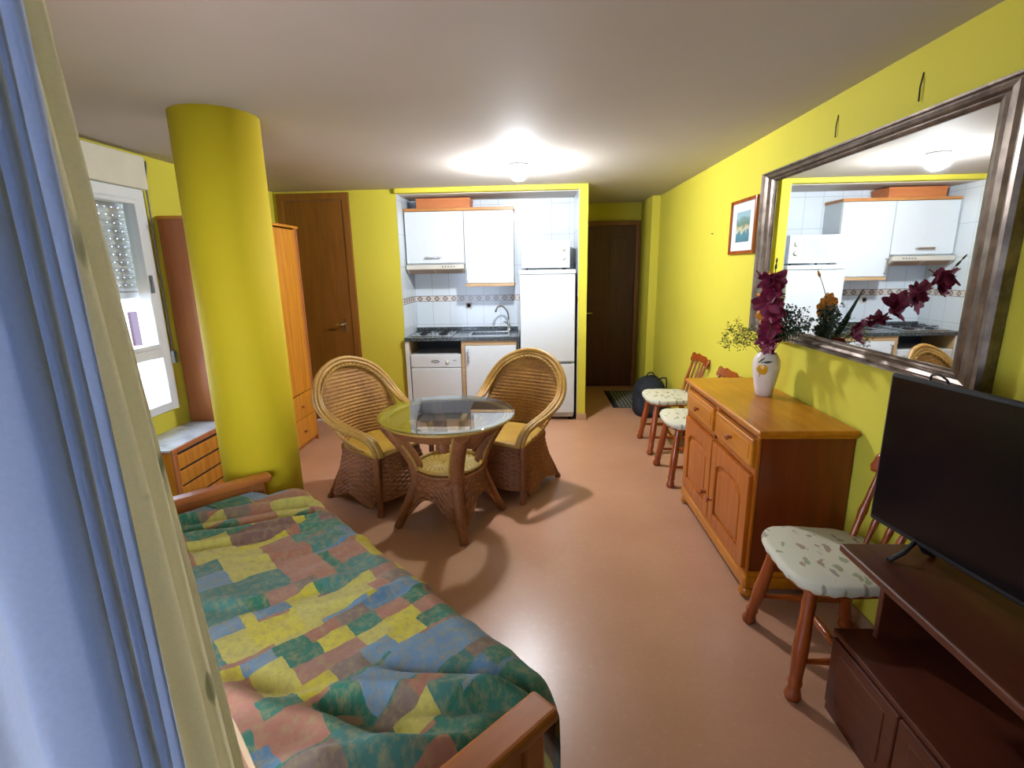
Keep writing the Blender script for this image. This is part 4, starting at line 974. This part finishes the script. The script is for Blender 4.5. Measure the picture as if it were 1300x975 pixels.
b = MB(); b.box(.06, .315, -.0075, -.003, .065, .245, .002); b.build('window', mat('pale_grey_mesh_window', '#b9c6c6', .3), d)
b = MB(); b.box(.357, W, -.005, .019, .018, HM - .003, .005); d = b.build('control_panel', M['enamel'], mw)
for z in (.21, .12):
    b = MB(); b.lathe([(.027, 0), (.024, .014), (.0, .016)], 20, Matrix.Translation((.43, -.005, z)) @ Matrix.Rotation(PI / 2, 4, 'X')); b.build('dial', M['hoodwhite'], d)
for x in (.05, .45):
    b = MB(); b.lathe([(.014, 0), (.014, .016)], 10, Matrix.Translation((x, .06, 0))); b.lathe([(.014, 0), (.014, .016)], 10, Matrix.Translation((x, .31, 0))); b.build('foot', M['matblack'], mw)
b = MB(); b.box(-.812, -.738, YB - .010, YB, 1.185, 1.258, .004); so = tag(b.build('power_socket', M['hoodwhite']), 'small socket on the kitchen tiles left of the tap', 'socket')
b = MB(); b.lathe([(.026, 0), (.024, .003), (.019, -.001)], 20, Matrix.Translation((-.775, YB - .010, 1.2215)) @ Matrix.Rotation(PI / 2, 4, 'X')); b.build('socket_face', M['greyplastic'], so)

# ------------------------------------------------------------------ hall: bag and rug
bg = thing('backpack', 'dark navy bag slumped on the floor behind the farthest chair', 'bag', (1.29, 5.55, 0))
def sack(a, c):
    th_ = 2 * PI * a; z = .44 * c; n_ = 2.6; cx, sx = math.cos(th_), math.sin(th_); q = (abs(cx) ** n_ + abs(sx) ** n_) ** (-1 / n_)
    s = (.165 - .02 * c + .02 * math.sin(PI * c)) * math.sqrt(max(0.0, 1 - max(0, (c - .62) / .38) ** 2.2)) + .004
    if c < .08: s *= .9 + c
    nz = 1 + .10 * noise.noise(Vector((cx * 1.6, sx * 1.6, c * 3)))
    return (s * q * cx * nz, s * 1.05 * q * sx * nz + .03 * c, z * (1 + .05 * noise.noise(Vector((cx, sx, 2)))))
b = MB(); b.grid(sack, 48, 30, closeu=True); b.build('bag_body', M['navy'], bg)
b = MB(); b.box(-.12, .11, -.20, -.13, .04, .22, .03, 3); b.build('front_pocket', M['navy'], bg)
b = MB(); b.tube(catmull([(-.04, 0, .42), (-.03, -.01, .47), (.02, -.01, .48), (.05, 0, .42)], 6), .008, 8); b.tube(catmull([(.05, -.05, .40), (.12, -.1, .44), (.15, -.12, .40), (.14, -.16, .1), (.1, -.2, .02)], 6), .008, 8); b.build('strap', M['matblack'], bg)
rg = thing('striped_rug', 'small dark grey striped rug on the hall floor by the entrance door', 'rug', (0, 0, 0))
k = NT('striped_rug_wool'); vec = k.coord('Object'); w = k.n('ShaderNodeTexWave', wave_type='BANDS', bands_direction='X'); w.inputs['Scale'].default_value = 7; w.inputs['Distortion'].default_value = 1.2; k.l(vec, w.inputs['Vector'])
k.l(k.ramp(w.outputs['Fac'], [(.2, lin('#3b3a36')), (.6, lin('#5d5b54')), (.9, lin('#77746a'))]), k.p.inputs['Base Color']); k.p.inputs['Roughness'].default_value = .95
b = MB(); b.box(.98, 1.36, 5.80, 6.62, .001, .012, .004); b.build('pile', k.m, rg)
b = MB(); b.box(.925, .98, 5.80, 6.62, .001, .013, .004); b.build('border', M['matblack'], rg)

# ------------------------------------------------------------------ lamp, daylight, world, camera
lp = thing('ceiling_lamp', 'small round glowing ceiling lamp in front of the kitchen', 'lamp', (-.12, 4.27, H))
b = MB(); b.lathe([(.075, -.0), (.075, -.018), (.05, -.03), (.03, -.034)], 28); b.build('base', M['enamel'], lp)
k = NT('lamp_glow'); k.p.inputs['Emission Color'].default_value = (.90, .945, 1, 1); k.p.inputs['Emission Strength'].default_value = 1110; k.p.inputs['Base Color'].default_value = (.9, .9, .9, 1)
b = MB(); b.lathe([(.03, -.034), (.052, -.05), (.062, -.075), (.055, -.105), (.032, -.125), (.004, -.13)], 28); b.build('bulb', k.m, lp)

w = bpy.data.worlds.new('daylight'); sc.world = w; w.use_nodes = True; bgn = w.node_tree.nodes['Background']
bgn.inputs['Color'].default_value = (.60, .75, 1.0, 1); bgn.inputs['Strength'].default_value = 13
def portal(loc, sx, sy, direction):
    L_ = bpy.data.lights.new('portal', 'AREA'); L_.shape = 'RECTANGLE'; L_.size = sx; L_.size_y = sy; L_.cycles.is_portal = True
    o = bpy.data.objects.new('daylight_portal', L_); COL.objects.link(o); o.location = loc; o.rotation_euler = Vector(direction).to_track_quat('-Z', 'Z').to_euler()
portal(dn_(-.40, -1.05, 1.1), 1.85, 2.15, nrm); portal((XL - .13, 3.03, 1.4), .95, 1.5, (1, 0, 0))
sun = bpy.data.lights.new('sun', 'SUN'); sun.energy = 9; sun.angle = .01; so_ = bpy.data.objects.new('sun', sun); COL.objects.link(so_); so_.rotation_euler = Vector((-.75, .15, -.65)).to_track_quat('-Z', 'Y').to_euler(); so_.location = (3, 3, 6)

cam = bpy.data.cameras.new('camera'); co = bpy.data.objects.new('camera', cam); COL.objects.link(co); sc.camera = co
cam.sensor_width = 36; cam.sensor_fit = 'HORIZONTAL'; cam.lens = 636.7 / 1300 * 36; cam.clip_start = .02
yaw, pit, rol = R(2.706), R(13.075), R(-1.020)
F = Vector((-math.sin(yaw) * math.cos(pit), math.cos(yaw) * math.cos(pit), -math.sin(pit))); r_ = Vector((math.cos(yaw), math.sin(yaw), 0)); U_ = r_.cross(F)
r2 = math.cos(rol) * r_ + math.sin(rol) * U_; U2 = -math.sin(rol) * r_ + math.cos(rol) * U_
co.matrix_world = Matrix(((r2.x, U2.x, -F.x, 0), (r2.y, U2.y, -F.y, 0), (r2.z, U2.z, -F.z, 1.65), (0, 0, 0, 1)))

vs_ = sc.view_settings; vs_.view_transform = 'Standard'; vs_.look = 'None'; vs_.gamma = 1; vs_.use_curve_mapping = False; vs_.exposure = 0.0
sc.cycles.max_bounces = 8; sc.cycles.diffuse_bounces = 2; sc.cycles.transparent_max_bounces = 12; sc.cycles.use_denoising = True
